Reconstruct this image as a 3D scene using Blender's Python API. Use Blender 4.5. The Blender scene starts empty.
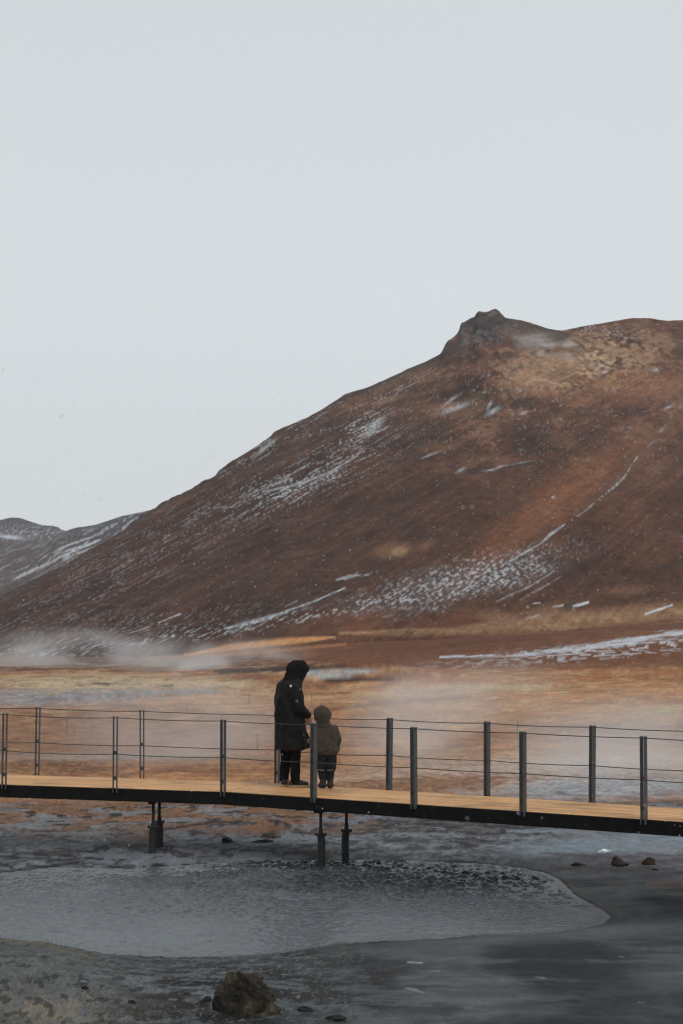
import bpy, bmesh, math, random
import numpy as np
from mathutils import Vector, Matrix, noise as mnoise

random.seed(7)
scene = bpy.context.scene
col = scene.collection

# ------------------------------------------------------------------ survey of the place
FPX, CX, CY = 2000.0, 341.5, 512.0          # focal length in pixels of a 683x1024 frame
HOR = 606.8                                  # eye level
HC = 3.39                                    # eye height above the mud pond
PITCH = math.atan((HOR - CY) / FPX)
CP, SP = math.cos(PITCH), math.sin(PITCH)

def ray(px, py):
    cx, cy = (px - CX) / FPX, (CY - py) / FPX
    return cx, CP - cy * SP, SP + cy * CP

def at_z(px, py, z):
    x, y, zz = ray(px, py)
    t = (z - HC) / zz
    return Vector((x * t, y * t, z))

def at_y(px, py, Y):
    x, y, zz = ray(px, py)
    t = Y / y
    return Vector((x * t, Y, HC + zz * t))

def project(X, Y, Z):
    dz = Z - HC
    depth = Y * CP + dz * SP
    up = -Y * SP + dz * CP
    depth = np.maximum(depth, 1e-3)
    return CX + FPX * X / depth, CY - FPX * up / depth

# ------------------------------------------------------------------ noise
def _hash(ix, iy, seed):
    h = (ix.astype(np.int64) * 374761393 + iy.astype(np.int64) * 668265263 + seed * 974634777) & 0xFFFFFFFF
    h = ((h ^ (h >> 13)) * 1274126177) & 0xFFFFFFFF
    return (h ^ (h >> 16)) & 0xFFFFFFFF

def perlin(x, y, seed=0):
    x = np.asarray(x, float); y = np.asarray(y, float)
    x0, y0 = np.floor(x), np.floor(y)
    fx, fy = x - x0, y - y0
    u = fx * fx * fx * (fx * (fx * 6 - 15) + 10)
    v = fy * fy * fy * (fy * (fy * 6 - 15) + 10)
    def g(dx, dy):
        a = _hash(x0 + dx, y0 + dy, seed) * (2 * math.pi / 4294967296.0)
        return np.cos(a) * (fx - dx) + np.sin(a) * (fy - dy)
    n0 = g(0, 0) * (1 - u) + g(1, 0) * u
    n1 = g(0, 1) * (1 - u) + g(1, 1) * u
    return (n0 * (1 - v) + n1 * v) * 1.5

def fbm(x, y, oct=4, seed=0, gain=0.5):
    s, a, f, t = 0.0, 1.0, 1.0, 0.0
    for k in range(oct):
        s = s + a * perlin(x * f + 17.3 * k, y * f - 9.1 * k, seed + k * 31)
        t += a; a *= gain; f *= 2.03
    return s / t

def sstep(a, b, x):
    t = np.clip((x - a) / (b - a), 0, 1)
    return t * t * (3 - 2 * t)

def lin(c):
    c = np.asarray(c, float) / 255.0
    return np.where(c <= 0.04045, c / 12.92, ((c + 0.055) / 1.055) ** 2.4)

def alb(r, g, b, k=0.95):
    return np.clip(lin((r, g, b)) / k, 0, 0.9)

# ------------------------------------------------------------------ object helpers
def tag(o, label=None, cat=None, group=None, kind=None):
    if label: o['label'] = label
    if cat: o['category'] = cat
    if group: o['group'] = group
    if kind: o['kind'] = kind
    return o

def link(name, me, mat=None, parent=None, smooth=False):
    o = bpy.data.objects.new(name, me)
    col.objects.link(o)
    if mat: me.materials.append(mat)
    if parent: o.parent = parent
    if smooth:
        me.polygons.foreach_set('use_smooth', [True] * len(me.polygons))
    return o

def empty(name, loc=(0, 0, 0), rz=0):
    o = bpy.data.objects.new(name, None)
    o.empty_display_size = 0.2
    col.objects.link(o)
    o.location = loc; o.rotation_euler = (0, 0, rz)
    return o

class MB:
    def __init__(self): self.v, self.f, self.uv = [], [], []
    def add(self, vs, fs, uv=None):
        n = len(self.v); self.v += [tuple(p) for p in vs]
        self.f += [tuple(i + n for i in q) for q in fs]
        self.uv += uv if uv else [(0, 0, 0)] * len(vs)
    def bar(self, p0, p1, w, h, up=(0, 0, 1), uv=None):
        p0, p1 = Vector(p0), Vector(p1); d = (p1 - p0).normalized(); up = Vector(up)
        s = d.cross(up).normalized(); u = s.cross(d).normalized()
        vs = []
        for p in (p0, p1):
            for a, b in ((-1, -1), (1, -1), (1, 1), (-1, 1)):
                vs.append(p + s * (a * w / 2) + u * (b * h / 2))
        self.add(vs, [(3, 2, 1, 0), (4, 5, 6, 7), (0, 1, 5, 4), (1, 2, 6, 5), (2, 3, 7, 6), (3, 0, 4, 7)], uv)
    def hexa(self, vs, uv=None):
        self.add(vs, [(3, 2, 1, 0), (4, 5, 6, 7), (0, 1, 5, 4), (1, 2, 6, 5), (2, 3, 7, 6), (3, 0, 4, 7)], uv)
    def tube(self, pts, radii, n=12, cap=True):
        pts = [Vector(p) for p in pts]
        if not isinstance(radii, (list, tuple)): radii = [radii] * len(pts)
        P, R = list(pts), list(radii)
        vs, fs = [], []
        t = (P[1] - P[0]).normalized()
        ref = Vector((0, 0, 1)) if abs(t.z) < 0.9 else Vector((1, 0, 0))
        a = t.cross(ref).normalized()
        for i, p in enumerate(P):
            t = (P[min(i + 1, len(P) - 1)] - P[max(i - 1, 0)]).normalized()
            a = (a - t * a.dot(t)).normalized(); b = t.cross(a)
            for k in range(n):
                q = 2 * math.pi * k / n
                vs.append(p + (a * math.cos(q) + b * math.sin(q)) * R[i])
        for i in range(len(P) - 1):
            for k in range(n):
                k2 = (k + 1) % n
                fs.append((i * n + k, i * n + k2, (i + 1) * n + k2, (i + 1) * n + k))
        if cap:
            fs.append(tuple(range(n - 1, -1, -1)))
            m = (len(P) - 1) * n
            fs.append(tuple(range(m, m + n)))
        self.add(vs, fs)
    def build(self, name, mat, parent=None, smooth=False, bevel=0):
        me = bpy.data.meshes.new(name)
        me.from_pydata(self.v, [], self.f)
        at = me.attributes.new('buv', 'FLOAT_VECTOR', 'POINT')
        at.data.foreach_set('vector', [c for t in self.uv for c in t])
        bm = bmesh.new(); bm.from_mesh(me); bmesh.ops.recalc_face_normals(bm, faces=bm.faces); bm.to_mesh(me); bm.free()
        o = link(name, me, mat, parent, smooth)
        if bevel:
            b = o.modifiers.new('bevel', 'BEVEL'); b.width = bevel; b.segments = 2
        return o

def grid_mesh(name, X, Y, Z, wrap=False):
    r, c = X.shape
    co = np.stack([X, Y, Z], -1).reshape(-1, 3)
    idx = np.arange(r * c).reshape(r, c)
    if wrap: idx = np.concatenate([idx, idx[:, :1]], 1)
    q = np.stack([idx[:-1, :-1], idx[:-1, 1:], idx[1:, 1:], idx[1:, :-1]], -1).reshape(-1, 4)
    me = bpy.data.meshes.new(name)
    me.vertices.add(len(co)); me.vertices.foreach_set('co', co.ravel().astype(np.float32))
    me.loops.add(q.size); me.loops.foreach_set('vertex_index', q.ravel().astype(np.int32))
    me.polygons.add(len(q)); me.polygons.foreach_set('loop_start', np.arange(0, q.size, 4, dtype=np.int32))
    me.polygons.foreach_set('use_smooth', np.ones(len(q), bool))
    me.update(calc_edges=True); me.validate()
    return me

def set_col(me, rgb, name='Col'):
    a = me.attributes.new(name, 'FLOAT_COLOR', 'POINT')
    rgba = np.concatenate([rgb.reshape(-1, 3), np.ones((rgb.size // 3, 1))], 1)
    a.data.foreach_set('color', rgba.ravel().astype(np.float32))

def set_f(me, v, name):
    a = me.attributes.new(name, 'FLOAT', 'POINT')
    a.data.foreach_set('value', v.ravel().astype(np.float32))

# ------------------------------------------------------------------ materials
class NT:
    def __init__(self, name):
        self.m = bpy.data.materials.new(name); self.m.use_nodes = True
        self.t = self.m.node_tree; self.t.nodes.clear()
        self.out = self.t.nodes.new('ShaderNodeOutputMaterial')
    def n(self, typ, **kw):
        nd = self.t.nodes.new(typ)
        for k, v in kw.items():
            if k in nd.inputs.keys(): nd.inputs[k].default_value = v
            else: setattr(nd, k, v)
        return nd
    def l(self, a, b): self.t.links.new(a, b)
    def noise(self, scale, detail=4, rough=0.55, vec=None):
        nd = self.n('ShaderNodeTexNoise')
        nd.inputs['Scale'].default_value = scale; nd.inputs['Detail'].default_value = detail
        nd.inputs['Roughness'].default_value = rough
        if vec is not None: self.l(vec, nd.inputs['Vector'])
        return nd.outputs['Fac']
    def ramp(self, fac, stops):
        r = self.n('ShaderNodeValToRGB')
        while len(r.color_ramp.elements) < len(stops): r.color_ramp.elements.new(0.5)
        for e, (p, c) in zip(r.color_ramp.elements, stops):
            e.position = p; e.color = c if isinstance(c, (tuple, list)) else (c, c, c, 1)
        self.l(fac, r.inputs['Fac']); return r.outputs['Color']
    def mulcol(self, a, b, fac=1.0):
        m = self.n('ShaderNodeMix', data_type='RGBA', blend_type='MULTIPLY')
        m.inputs['Factor'].default_value = fac
        self.l(a, m.inputs[6]); self.l(b, m.inputs[7]); return m.outputs[2]
    def mixcol(self, fac, a, b):
        m = self.n('ShaderNodeMix', data_type='RGBA')
        if isinstance(fac, float): m.inputs['Factor'].default_value = fac
        else: self.l(fac, m.inputs['Factor'])
        for s, i in ((a, 6), (b, 7)):
            if isinstance(s, (tuple, list)): m.inputs[i].default_value = s
            else: self.l(s, m.inputs[i])
        return m.outputs[2]
    def bump(self, h, strength=0.5, dist=0.02, prev=None):
        b = self.n('ShaderNodeBump')
        b.inputs['Distance'].default_value = dist
        if isinstance(strength, float): b.inputs['Strength'].default_value = strength
        else: self.l(strength, b.inputs['Strength'])
        self.l(h, b.inputs['Height'])
        if prev is not None: self.l(prev, b.inputs['Normal'])
        return b.outputs['Normal']
    def surf(self, color, rough=0.9, normal=None, spec=0.3, metal=0.0, sheen=0.0):
        p = self.n('ShaderNodeBsdfPrincipled')
        if isinstance(color, (tuple, list)): p.inputs['Base Color'].default_value = tuple(color[:3]) + (1,)
        else: self.l(color, p.inputs['Base Color'])
        if isinstance(rough, float): p.inputs['Roughness'].default_value = rough
        else: self.l(rough, p.inputs['Roughness'])
        p.inputs['Specular IOR Level'].default_value = spec
        p.inputs['Metallic'].default_value = metal
        p.inputs['Sheen Weight'].default_value = sheen
        if normal is not None: self.l(normal, p.inputs['Normal'])
        self.l(p.outputs[0], self.out.inputs['Surface'])
        self.p = p
        return self.m
    def geo(self): return self.n('ShaderNodeNewGeometry').outputs['Position']
    def objco(self): return self.n('ShaderNodeTexCoord').outputs['Object']
    def attr(self, name, out='Color'): return self.n('ShaderNodeAttribute', attribute_name=name).outputs[out]
    def mapv(self, vec, scale, rot=(0, 0, 0)):
        m = self.n('ShaderNodeMapping')
        m.inputs['Scale'].default_value = scale; m.inputs['Rotation'].default_value = rot
        self.l(vec, m.inputs['Vector']); return m.outputs[0]

def mat_ground():
    t = NT('geothermal_ground'); P = t.geo()
    c = t.attr('Col'); rough = t.attr('rough', 'Fac'); grit = t.attr('grit', 'Fac')
    n1 = t.noise(9, 6, 0.65, P); n2 = t.noise(1.1, 5, 0.6, P); n3 = t.noise(45, 3, 0.6, P); n4 = t.noise(2.5, 3, 0.5, P)
    k = t.ramp(n1, [(0.25, 0.5), (0.5, 1.0), (0.75, 1.4)])
    k2 = t.ramp(n2, [(0.25, 0.75), (0.75, 1.2)])
    c = t.mulcol(t.mixcol(grit, c, t.mulcol(c, k)), k2)
    b = t.bump(n4, 0.35, 0.05); b = t.bump(n1, grit, 0.06, b); b = t.bump(n3, grit, 0.012, b)
    t.surf(c, rough, b, 0.12)
    return t.m

def mat_hill():
    t = NT('volcanic_scree'); P = t.geo(); c = t.attr('Col')
    n1 = t.noise(0.5, 8, 0.7, P); n2 = t.noise(2.2, 5, 0.7, P)
    k = t.ramp(n1, [(0.28, 0.78), (0.5, 1.0), (0.72, 1.2)])
    k2 = t.ramp(n2, [(0.3, 0.86), (0.7, 1.12)])
    c = t.mulcol(t.mulcol(c, k), k2)
    b = t.bump(n1, 0.8, 0.9); b = t.bump(n2, 0.6, 0.25, b)
    return t.surf(c, 0.95, b, 0.1)

def mat_pond():
    t = NT('grey_mud_water'); P = t.geo(); c = t.attr('Col')
    ag = t.attr('churn', 'Fac')
    w = t.noise(1.0, 4, 0.6, t.mapv(P, (6, 9, 7)))
    w2 = t.noise(1.0, 3, 0.6, t.mapv(P, (22, 30, 22)))
    b = t.bump(w, 0.45, 0.03); b = t.bump(w2, 0.5, 0.015, b)
    t.surf(c, 0.24, b, 0.5)
    t.p.inputs['IOR'].default_value = 1.33
    return t.m

def mat_wood():
    t = NT('larch_decking'); v = t.attr('buv', 'Vector')
    sep = t.n('ShaderNodeSeparateXYZ'); t.l(v, sep.inputs[0])
    g = t.noise(1.0, 6, 0.6, t.mapv(v, (1.3, 38, 9)))
    g2 = t.noise(1.0, 4, 0.6, t.mapv(v, (0.55, 5, 3)))
    c = t.ramp(g, [(0.25, (0.42, 0.205, 0.08, 1)), (0.5, (0.72, 0.385, 0.15, 1)), (0.75, (0.84, 0.50, 0.22, 1))])
    k = t.ramp(sep.outputs['Z'], [(0.0, 0.80), (1.0, 1.08)])
    k2 = t.ramp(g2, [(0.3, 0.72), (0.55, 1.05)])
    kn = t.ramp(t.noise(1.0, 2, 0.5, t.mapv(v, (5, 22, 7))), [(0.66, 1.0), (0.74, 0.45)])
    st_ = t.ramp(t.noise(0.9, 6, 0.65, t.geo()), [(0.34, 0.58), (0.48, 1.0), (0.7, 1.14)])
    ac = t.ramp(sep.outputs['Y'], [(0.0, (1.1, 1.06, 1.0, 1)), (0.5, (1.0, 1.0, 1.0, 1)), (1.0, (0.93, 0.91, 0.93, 1))])
    c = t.mulcol(c, ac)
    c = t.mulcol(t.mulcol(t.mulcol(t.mulcol(c, k), k2), kn), st_)
    return t.surf(c, 0.6, t.bump(g, 0.4, 0.004), 0.3)

def mat_simple(name, c, rough, nscale=30, var=0.35, bump=0.3, bdist=0.004, spec=0.3, metal=0.0, sheen=0.0, obj=True):
    t = NT(name); P = t.objco() if obj else t.geo()
    n = t.noise(nscale, 5, 0.6, P)
    k = t.ramp(n, [(0.25, 1 - var), (0.75, 1 + var)])
    rgb = t.n('ShaderNodeRGB'); rgb.outputs[0].default_value = tuple(c) + (1,)
    return t.surf(t.mulcol(rgb.outputs[0], k), rough, t.bump(n, bump, bdist), spec, metal, sheen)

def mat_rock(name, dark, mid, moss, sc=6):
    t = NT(name); P = t.objco()
    n = t.noise(sc, 8, 0.65, P); n2 = t.noise(sc * 0.6, 4, 0.6, t.mapv(P, (1, 1, 1.7))); n3 = t.noise(sc * 5, 4, 0.6, P)
    c = t.ramp(n, [(0.3, tuple(dark) + (1,)), (0.6, tuple(mid) + (1,)), (0.85, tuple(m * 1.5 for m in mid) + (1,))])
    c = t.mixcol(t.ramp(n2, [(0.50, 0.0), (0.62, 0.65)]), c, tuple(moss) + (1,))
    c = t.mulcol(c, t.ramp(n3, [(0.3, 0.4), (0.7, 1.5)]))
    b = t.bump(n, 1.0, 0.08); b = t.bump(n3, 0.6, 0.012, b)
    return t.surf(c, 0.85, b, 0.3)

M = {}
M['ground'] = mat_ground(); M['hill'] = mat_hill(); M['pond'] = mat_pond(); M['wood'] = mat_wood()
M['beam'] = mat_simple('tarred_beam', (0.008, 0.0075, 0.007), 0.8, 12, 0.5, 0.4, 0.006, 0.12, obj=False)
M['steel'] = mat_simple('galvanised_steel', (0.085, 0.085, 0.088), 0.55, 25, 0.35, 0.2, 0.002, 0.5, 0.35, obj=False)
M['steel_tip'] = mat_simple('bright_bolt_steel', (0.45, 0.45, 0.46), 0.4, 25, 0.2, 0.1, 0.001, 0.5, 0.6, obj=False)
M['cable'] = mat_simple('steel_cable', (0.06, 0.06, 0.062), 0.5, 200, 0.3, 0.3, 0.001, 0.4, 0.4, obj=False)
M['leg_steel'] = mat_simple('rusted_dark_steel', (0.022, 0.020, 0.019), 0.6, 20, 0.5, 0.5, 0.004, 0.4, 0.2, obj=False)
M['coat'] = mat_simple('black_coat_cloth', (0.0115, 0.011, 0.0105), 0.7, 14, 0.5, 0.6, 0.02, 0.12)
M['hood_knit'] = mat_simple('dark_fleece', (0.013, 0.0115, 0.0105), 0.95, 90, 0.5, 0.9, 0.012, 0.05)
M['trousers'] = mat_simple('black_trousers_cloth', (0.007, 0.007, 0.0073), 0.95, 30, 0.4, 0.4, 0.008, 0.05)
M['boot'] = mat_simple('dark_boot_leather', (0.018, 0.014, 0.012), 0.6, 30, 0.4, 0.3, 0.004, 0.3)
M['sole'] = mat_simple('tan_rubber_sole', (0.34, 0.27, 0.15), 0.7, 30, 0.2, 0.2, 0.002, 0.3)
M['skin'] = mat_simple('cold_skin', (0.30, 0.16, 0.11), 0.6, 30, 0.12, 0.15, 0.002, 0.35)
M['hair'] = mat_simple('brown_hair', (0.03, 0.02, 0.013), 0.6, 60, 0.4, 0.6, 0.005, 0.3)
M['patch'] = mat_simple('white_patch', (0.6, 0.6, 0.6), 0.7, 30, 0.1, 0.1, 0.001, 0.3)
M['jacket'] = mat_simple('olive_jacket_cloth', (0.054, 0.044, 0.031), 0.85, 30, 0.35, 0.5, 0.008, 0.2, 0.0, 0.05)
M['kid_trousers'] = mat_simple('dark_snow_trousers', (0.013, 0.013, 0.0125), 0.8, 30, 0.4, 0.5, 0.008, 0.2)
M['reflective'] = mat_simple('reflective_tape', (0.22, 0.23, 0.23), 0.4, 30, 0.1, 0.1, 0.001, 0.5)
M['rock'] = mat_rock('lichen_boulder', (0.010, 0.008, 0.006), (0.045, 0.037, 0.025), (0.12, 0.105, 0.065), 6)
M['clod'] = mat_rock('brown_clod', (0.02, 0.014, 0.010), (0.07, 0.042, 0.028), (0.09, 0.05, 0.03), 12)
M['darkstone'] = mat_rock('dark_wet_stone', (0.008, 0.008, 0.009), (0.028, 0.027, 0.028), (0.05, 0.048, 0.045), 10)
M['crag'] = mat_rock('summit_crag_rock', (0.022, 0.020, 0.020), (0.075, 0.066, 0.063), (0.12, 0.10, 0.09), 0.35)
M['hummock'] = mat_rock('pale_mud', (0.05, 0.045, 0.04), (0.16, 0.14, 0.11), (0.22, 0.17, 0.09), 9)
M['snow'] = mat_simple('snow', (0.8, 0.82, 0.85), 0.7, 20, 0.05, 0.3, 0.01, 0.3)
M['stake'] = mat_simple('weathered_stake', (0.05, 0.04, 0.035), 0.8, 20, 0.4, 0.3, 0.004)

# ------------------------------------------------------------------ painting of ground colour by surveyed spots
class Paint:
    """colour of the soil at each point: patches of other soil, snow or wet mud laid over one another"""
    def __init__(self, px, py, base):
        self.px, self.py = px, py
        self.c = np.array(np.broadcast_to(base, px.shape + (3,)))
    def mix(self, mask, rgb):
        m = np.clip(mask, 0, 1)[..., None]
        self.c = self.c * (1 - m) + np.asarray(rgb) * m
    def ell(self, cx, cy, rx, ry, ang=0.0, soft=0.6, nz=None, amt=0.6):
        a = math.radians(ang); dx, dy = self.px - cx, self.py - cy
        u = (dx * math.cos(a) - dy * math.sin(a)) / rx
        v = (dx * math.sin(a) + dy * math.cos(a)) / ry
        d = np.sqrt(u * u + v * v)
        if nz is not None: d = d + nz * amt
        return 1 - sstep(1 - soft, 1 + soft, d)
    def line(self, pts, w, nz=None, amt=0.6, soft=0.6):
        best = np.full(self.px.shape, 1e9)
        ws = w if isinstance(w, (list, tuple)) else [w] * len(pts)
        for (x0, y0), (x1, y1), w0, w1 in zip(pts[:-1], pts[1:], ws[:-1], ws[1:]):
            dx, dy = x1 - x0, y1 - y0; L = dx * dx + dy * dy
            t = np.clip(((self.px - x0) * dx + (self.py - y0) * dy) / L, 0, 1)
            d = np.hypot(self.px - x0 - t * dx, self.py - y0 - t * dy) / (w0 + (w1 - w0) * t)
            best = np.minimum(best, d)
        if nz is not None: best = best + nz * amt
        return 1 - sstep(1 - soft, 1 + soft, best)

def interp(x, pts):
    return np.interp(x, [p[0] for p in pts], [p[1] for p in pts])

def smooth_interp(x, pts, s=18):
    r = 0
    for k in (-1, -0.5, 0, 0.5, 1): r = r + interp(x + k * s, pts)
    return r / 5

def paint_foot(P, n2, n3, nd):
    """aprons of tan and orange soil and the drift of snow where the hill runs out on the plain"""
    px, py = P.px, P.py
    low = sstep(598, 634, py + n2 * 30) * (1 - sstep(662, 672, py))
    P.mix(low * sstep(240, 380, px) * 0.85, alb(112, 70, 48))
    foot = P.line([(340, 633), (450, 632), (560, 622), (720, 607)], [2, 4, 9, 10], n2 + 0.5 * n3, 0.9)
    P.mix(foot * 0.8, alb(164, 124, 92))
    P.mix(foot * sstep(0.05, 0.25, n3) * 0.5, alb(166, 134, 102))
    P.mix(P.line([(440, 645), (560, 634), (720, 622)], [2, 3, 3], n2, 0.9) * 0.7, alb(96, 60, 42))
    P.mix(P.ell(430, 642, 120, 9, 2, 0.6, n2, 0.9) * 0.55, alb(92, 57, 40))
    P.mix(P.line([(185, 655), (235, 647), (290, 641), (335, 637)], [1, 3.4, 4, 1], n2, 0.7) * 0.97, alb(208, 150, 98))
    P.mix(P.line([(150, 658), (240, 653), (345, 644)], [1.2, 2.5, 1.5], n2, 0.7) * 0.75, alb(166, 112, 74))
    snow = P.line([(440, 657), (520, 655), (560, 651), (610, 645), (650, 638), (720, 628)], [0.6, 1.0, 1.8, 2.4, 2.2, 3.4], n3 + n2, 2.2, 0.9) * 0.85
    snow = np.maximum(snow, P.line([(585, 646), (615, 641), (650, 637), (720, 627)], [0.3, 1.2, 1.5, 2.4], n3 + .5 * n2, 1.5, 0.9) * 0.85)
    snow = np.maximum(snow, P.ell(610, 650, 130, 7, 5, 0.8, n2, 0.6) * sstep(0.10, 0.24, nd + .5 * n3) * 0.65)
    for a, b, w in (((553, 607), (563, 605), 0.9), ((574, 606), (588, 602.5), 1.2), ((526, 619), (539, 615), 0.8), ((646, 614), (660, 609), 1.1), ((658, 610), (672, 605), 0.9), ((533, 604), (540, 603), 0.6)):
        snow = np.maximum(snow, P.line([a, b], w, n3, 0.8) * 0.95)
    P.mix(P.ell(570, 606, 14, 3, 4, 0.5, n3, 0.9) * 0.9, alb(50, 46, 46))
    P.mix(snow, (0.66, 0.69, 0.73))

# ================================================================== GROUND SHEET
POND_SHORE = [(-90, 884), (-40, 878), (0, 873), (60, 867), (130, 869), (200, 864), (260, 861), (350, 860), (420, 861), (480, 864), (520, 868),
        (545, 873), (557, 878), (567, 887), (577, 896), (590, 903), (602, 909), (611, 917), (604, 924), (585, 929), (562, 932), (517, 935), (482, 934.5), (442, 939), (392, 941),
        (342, 944), (310, 949), (275, 954), (220, 957), (150, 957), (105, 954), (80, 949), (50, 943), (0, 938), (-90, 930)]
POND = []
for _i, _a in enumerate(POND_SHORE):                       # a ragged natural shore between the surveyed points
    _b = POND_SHORE[(_i + 1) % len(POND_SHORE)]
    _n = max(1, int(math.hypot(_b[0] - _a[0], (_b[1] - _a[1]) * 3) / 9))
    for _k in range(_n):
        _t = _k / _n; _x = _a[0] + (_b[0] - _a[0]) * _t; _y = _a[1] + (_b[1] - _a[1]) * _t
        POND.append((_x + 2.0 * mnoise.noise(Vector((_x * 0.09, _y * 0.3, 1.0))), _y + 1.0 * mnoise.noise(Vector((_x * 0.11, _y * 0.3, 7.0)))))
POND_W = [at_z(px, py, 0.0) for px, py in POND]

def pond_sd(X, Y):
    """signed distance to the shore, negative on the pond"""
    n = len(POND_W); best = np.full(X.shape, 1e9); inside = np.zeros(X.shape, bool)
    for i in range(n):
        a, b = POND_W[i], POND_W[(i + 1) % n]
        dx, dy = b.x - a.x, b.y - a.y
        t = np.clip(((X - a.x) * dx + (Y - a.y) * dy) / (dx * dx + dy * dy), 0, 1)
        best = np.minimum(best, np.hypot(X - a.x - t * dx, Y - a.y - t * dy))
        cross = ((a.y > Y) != (b.y > Y)) & (X < (b.x - a.x) * (Y - a.y) / (b.y - a.y + 1e-12) + a.x)
        inside ^= cross
    return np.where(inside, -best, best)

BASE_PY = [(-300, 667), (0, 664), (150, 661), (260, 652), (350, 645), (450, 640), (560, 632), (683, 622), (900, 606), (1200, 600)]
BASE_D = [(-300, 150), (0, 160), (350, 175), (683, 190), (1200, 200)]

def base_z(px):
    d = interp(px, BASE_D); py = smooth_interp(px, BASE_PY, 40)
    return HC + (HOR - py) / FPX * d, d

def ground_z(X, Y):
    d = np.hypot(X, Y)
    px = CX + FPX * X / np.maximum(Y, 0.3 * d + 1e-3)
    px = np.clip(px, -300, 1200)
    zb, B = base_z(px)
    z = zb * sstep(45, 1.0, (1 - (d - 45) / (B - 45)) * 45 + 0.0) if False else zb * sstep(40, B, d) * np.where(Y > 0, 1, 0)
    z = z + 1.72 * (1 - sstep(2.5, 14.0, d))
    lump = fbm(X * 0.35, Y * 0.35, 4, 3) * 0.05 + fbm(X * 1.7, Y * 1.7, 4, 5) * 0.025
    far = fbm(X * 0.06, Y * 0.06, 4, 9)
    z = z + lump * sstep(10, 16, d) + far * 0.5 * sstep(34, 80, d) * (1 - 0.3 * sstep(120, 200, d))
    near = (d > 12) & (d < 45) & (Y > 0)
    sd = np.full(X.shape, 50.0)
    sd[near] = pond_sd(X[near], Y[near])
    shore = np.abs(lump) * 0.5 * sstep(0, 0.8, sd) + 0.008 + 0.03 * sstep(0.0, 0.5, sd) + 0.04 * sstep(0.3, 2.0, sd)
    fine = fbm(X * 3.1, Y * 3.1, 4, 15)
    lump = lump + fine * 0.035 * (1 - sstep(24, 34, d))
    z = np.where(near, np.where(sd < 0, -0.22 * sstep(0.0, 0.5, -sd) - 0.03, shore + lump * 0.3 * sstep(0.0, 0.5, sd)), z)
    # swelling bank at the near left shore, low mounds
    def mound(px_, py_, rx, ry, h):
        p = at_z(px_, py_, 0); return h * np.exp(-(((X - p.x) / rx) ** 2 + ((Y - p.y) / ry) ** 2))
    m = mound(-10, 988, 0.9, 1.3, 0.12) + mound(-80, 1000, 1.4, 1.6, 0.16) + mound(60, 1008, 0.9, 1.0, 0.06) + mound(245, 1003, 0.6, 0.5, 0.05)
    m = m + mound(95, 683, 3.4, 3.2, 0.5) * 0 
    z = z + np.where(sd > 0, m * sstep(0.0, 0.8, sd), 0)
    for (a, b, rx, ry, h) in ((85, 690, 2.6, 4, .55), (185, 688, 2.0, 3, .3), (270, 836, .35, .3, .12), (262, 838, .5, .4, .05), (310, 682, 6, 4, .45), (360, 683, 5, 3, .3)):
        z = z + mound(a, b, rx, ry, h)
    return z, sd, lump

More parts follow.
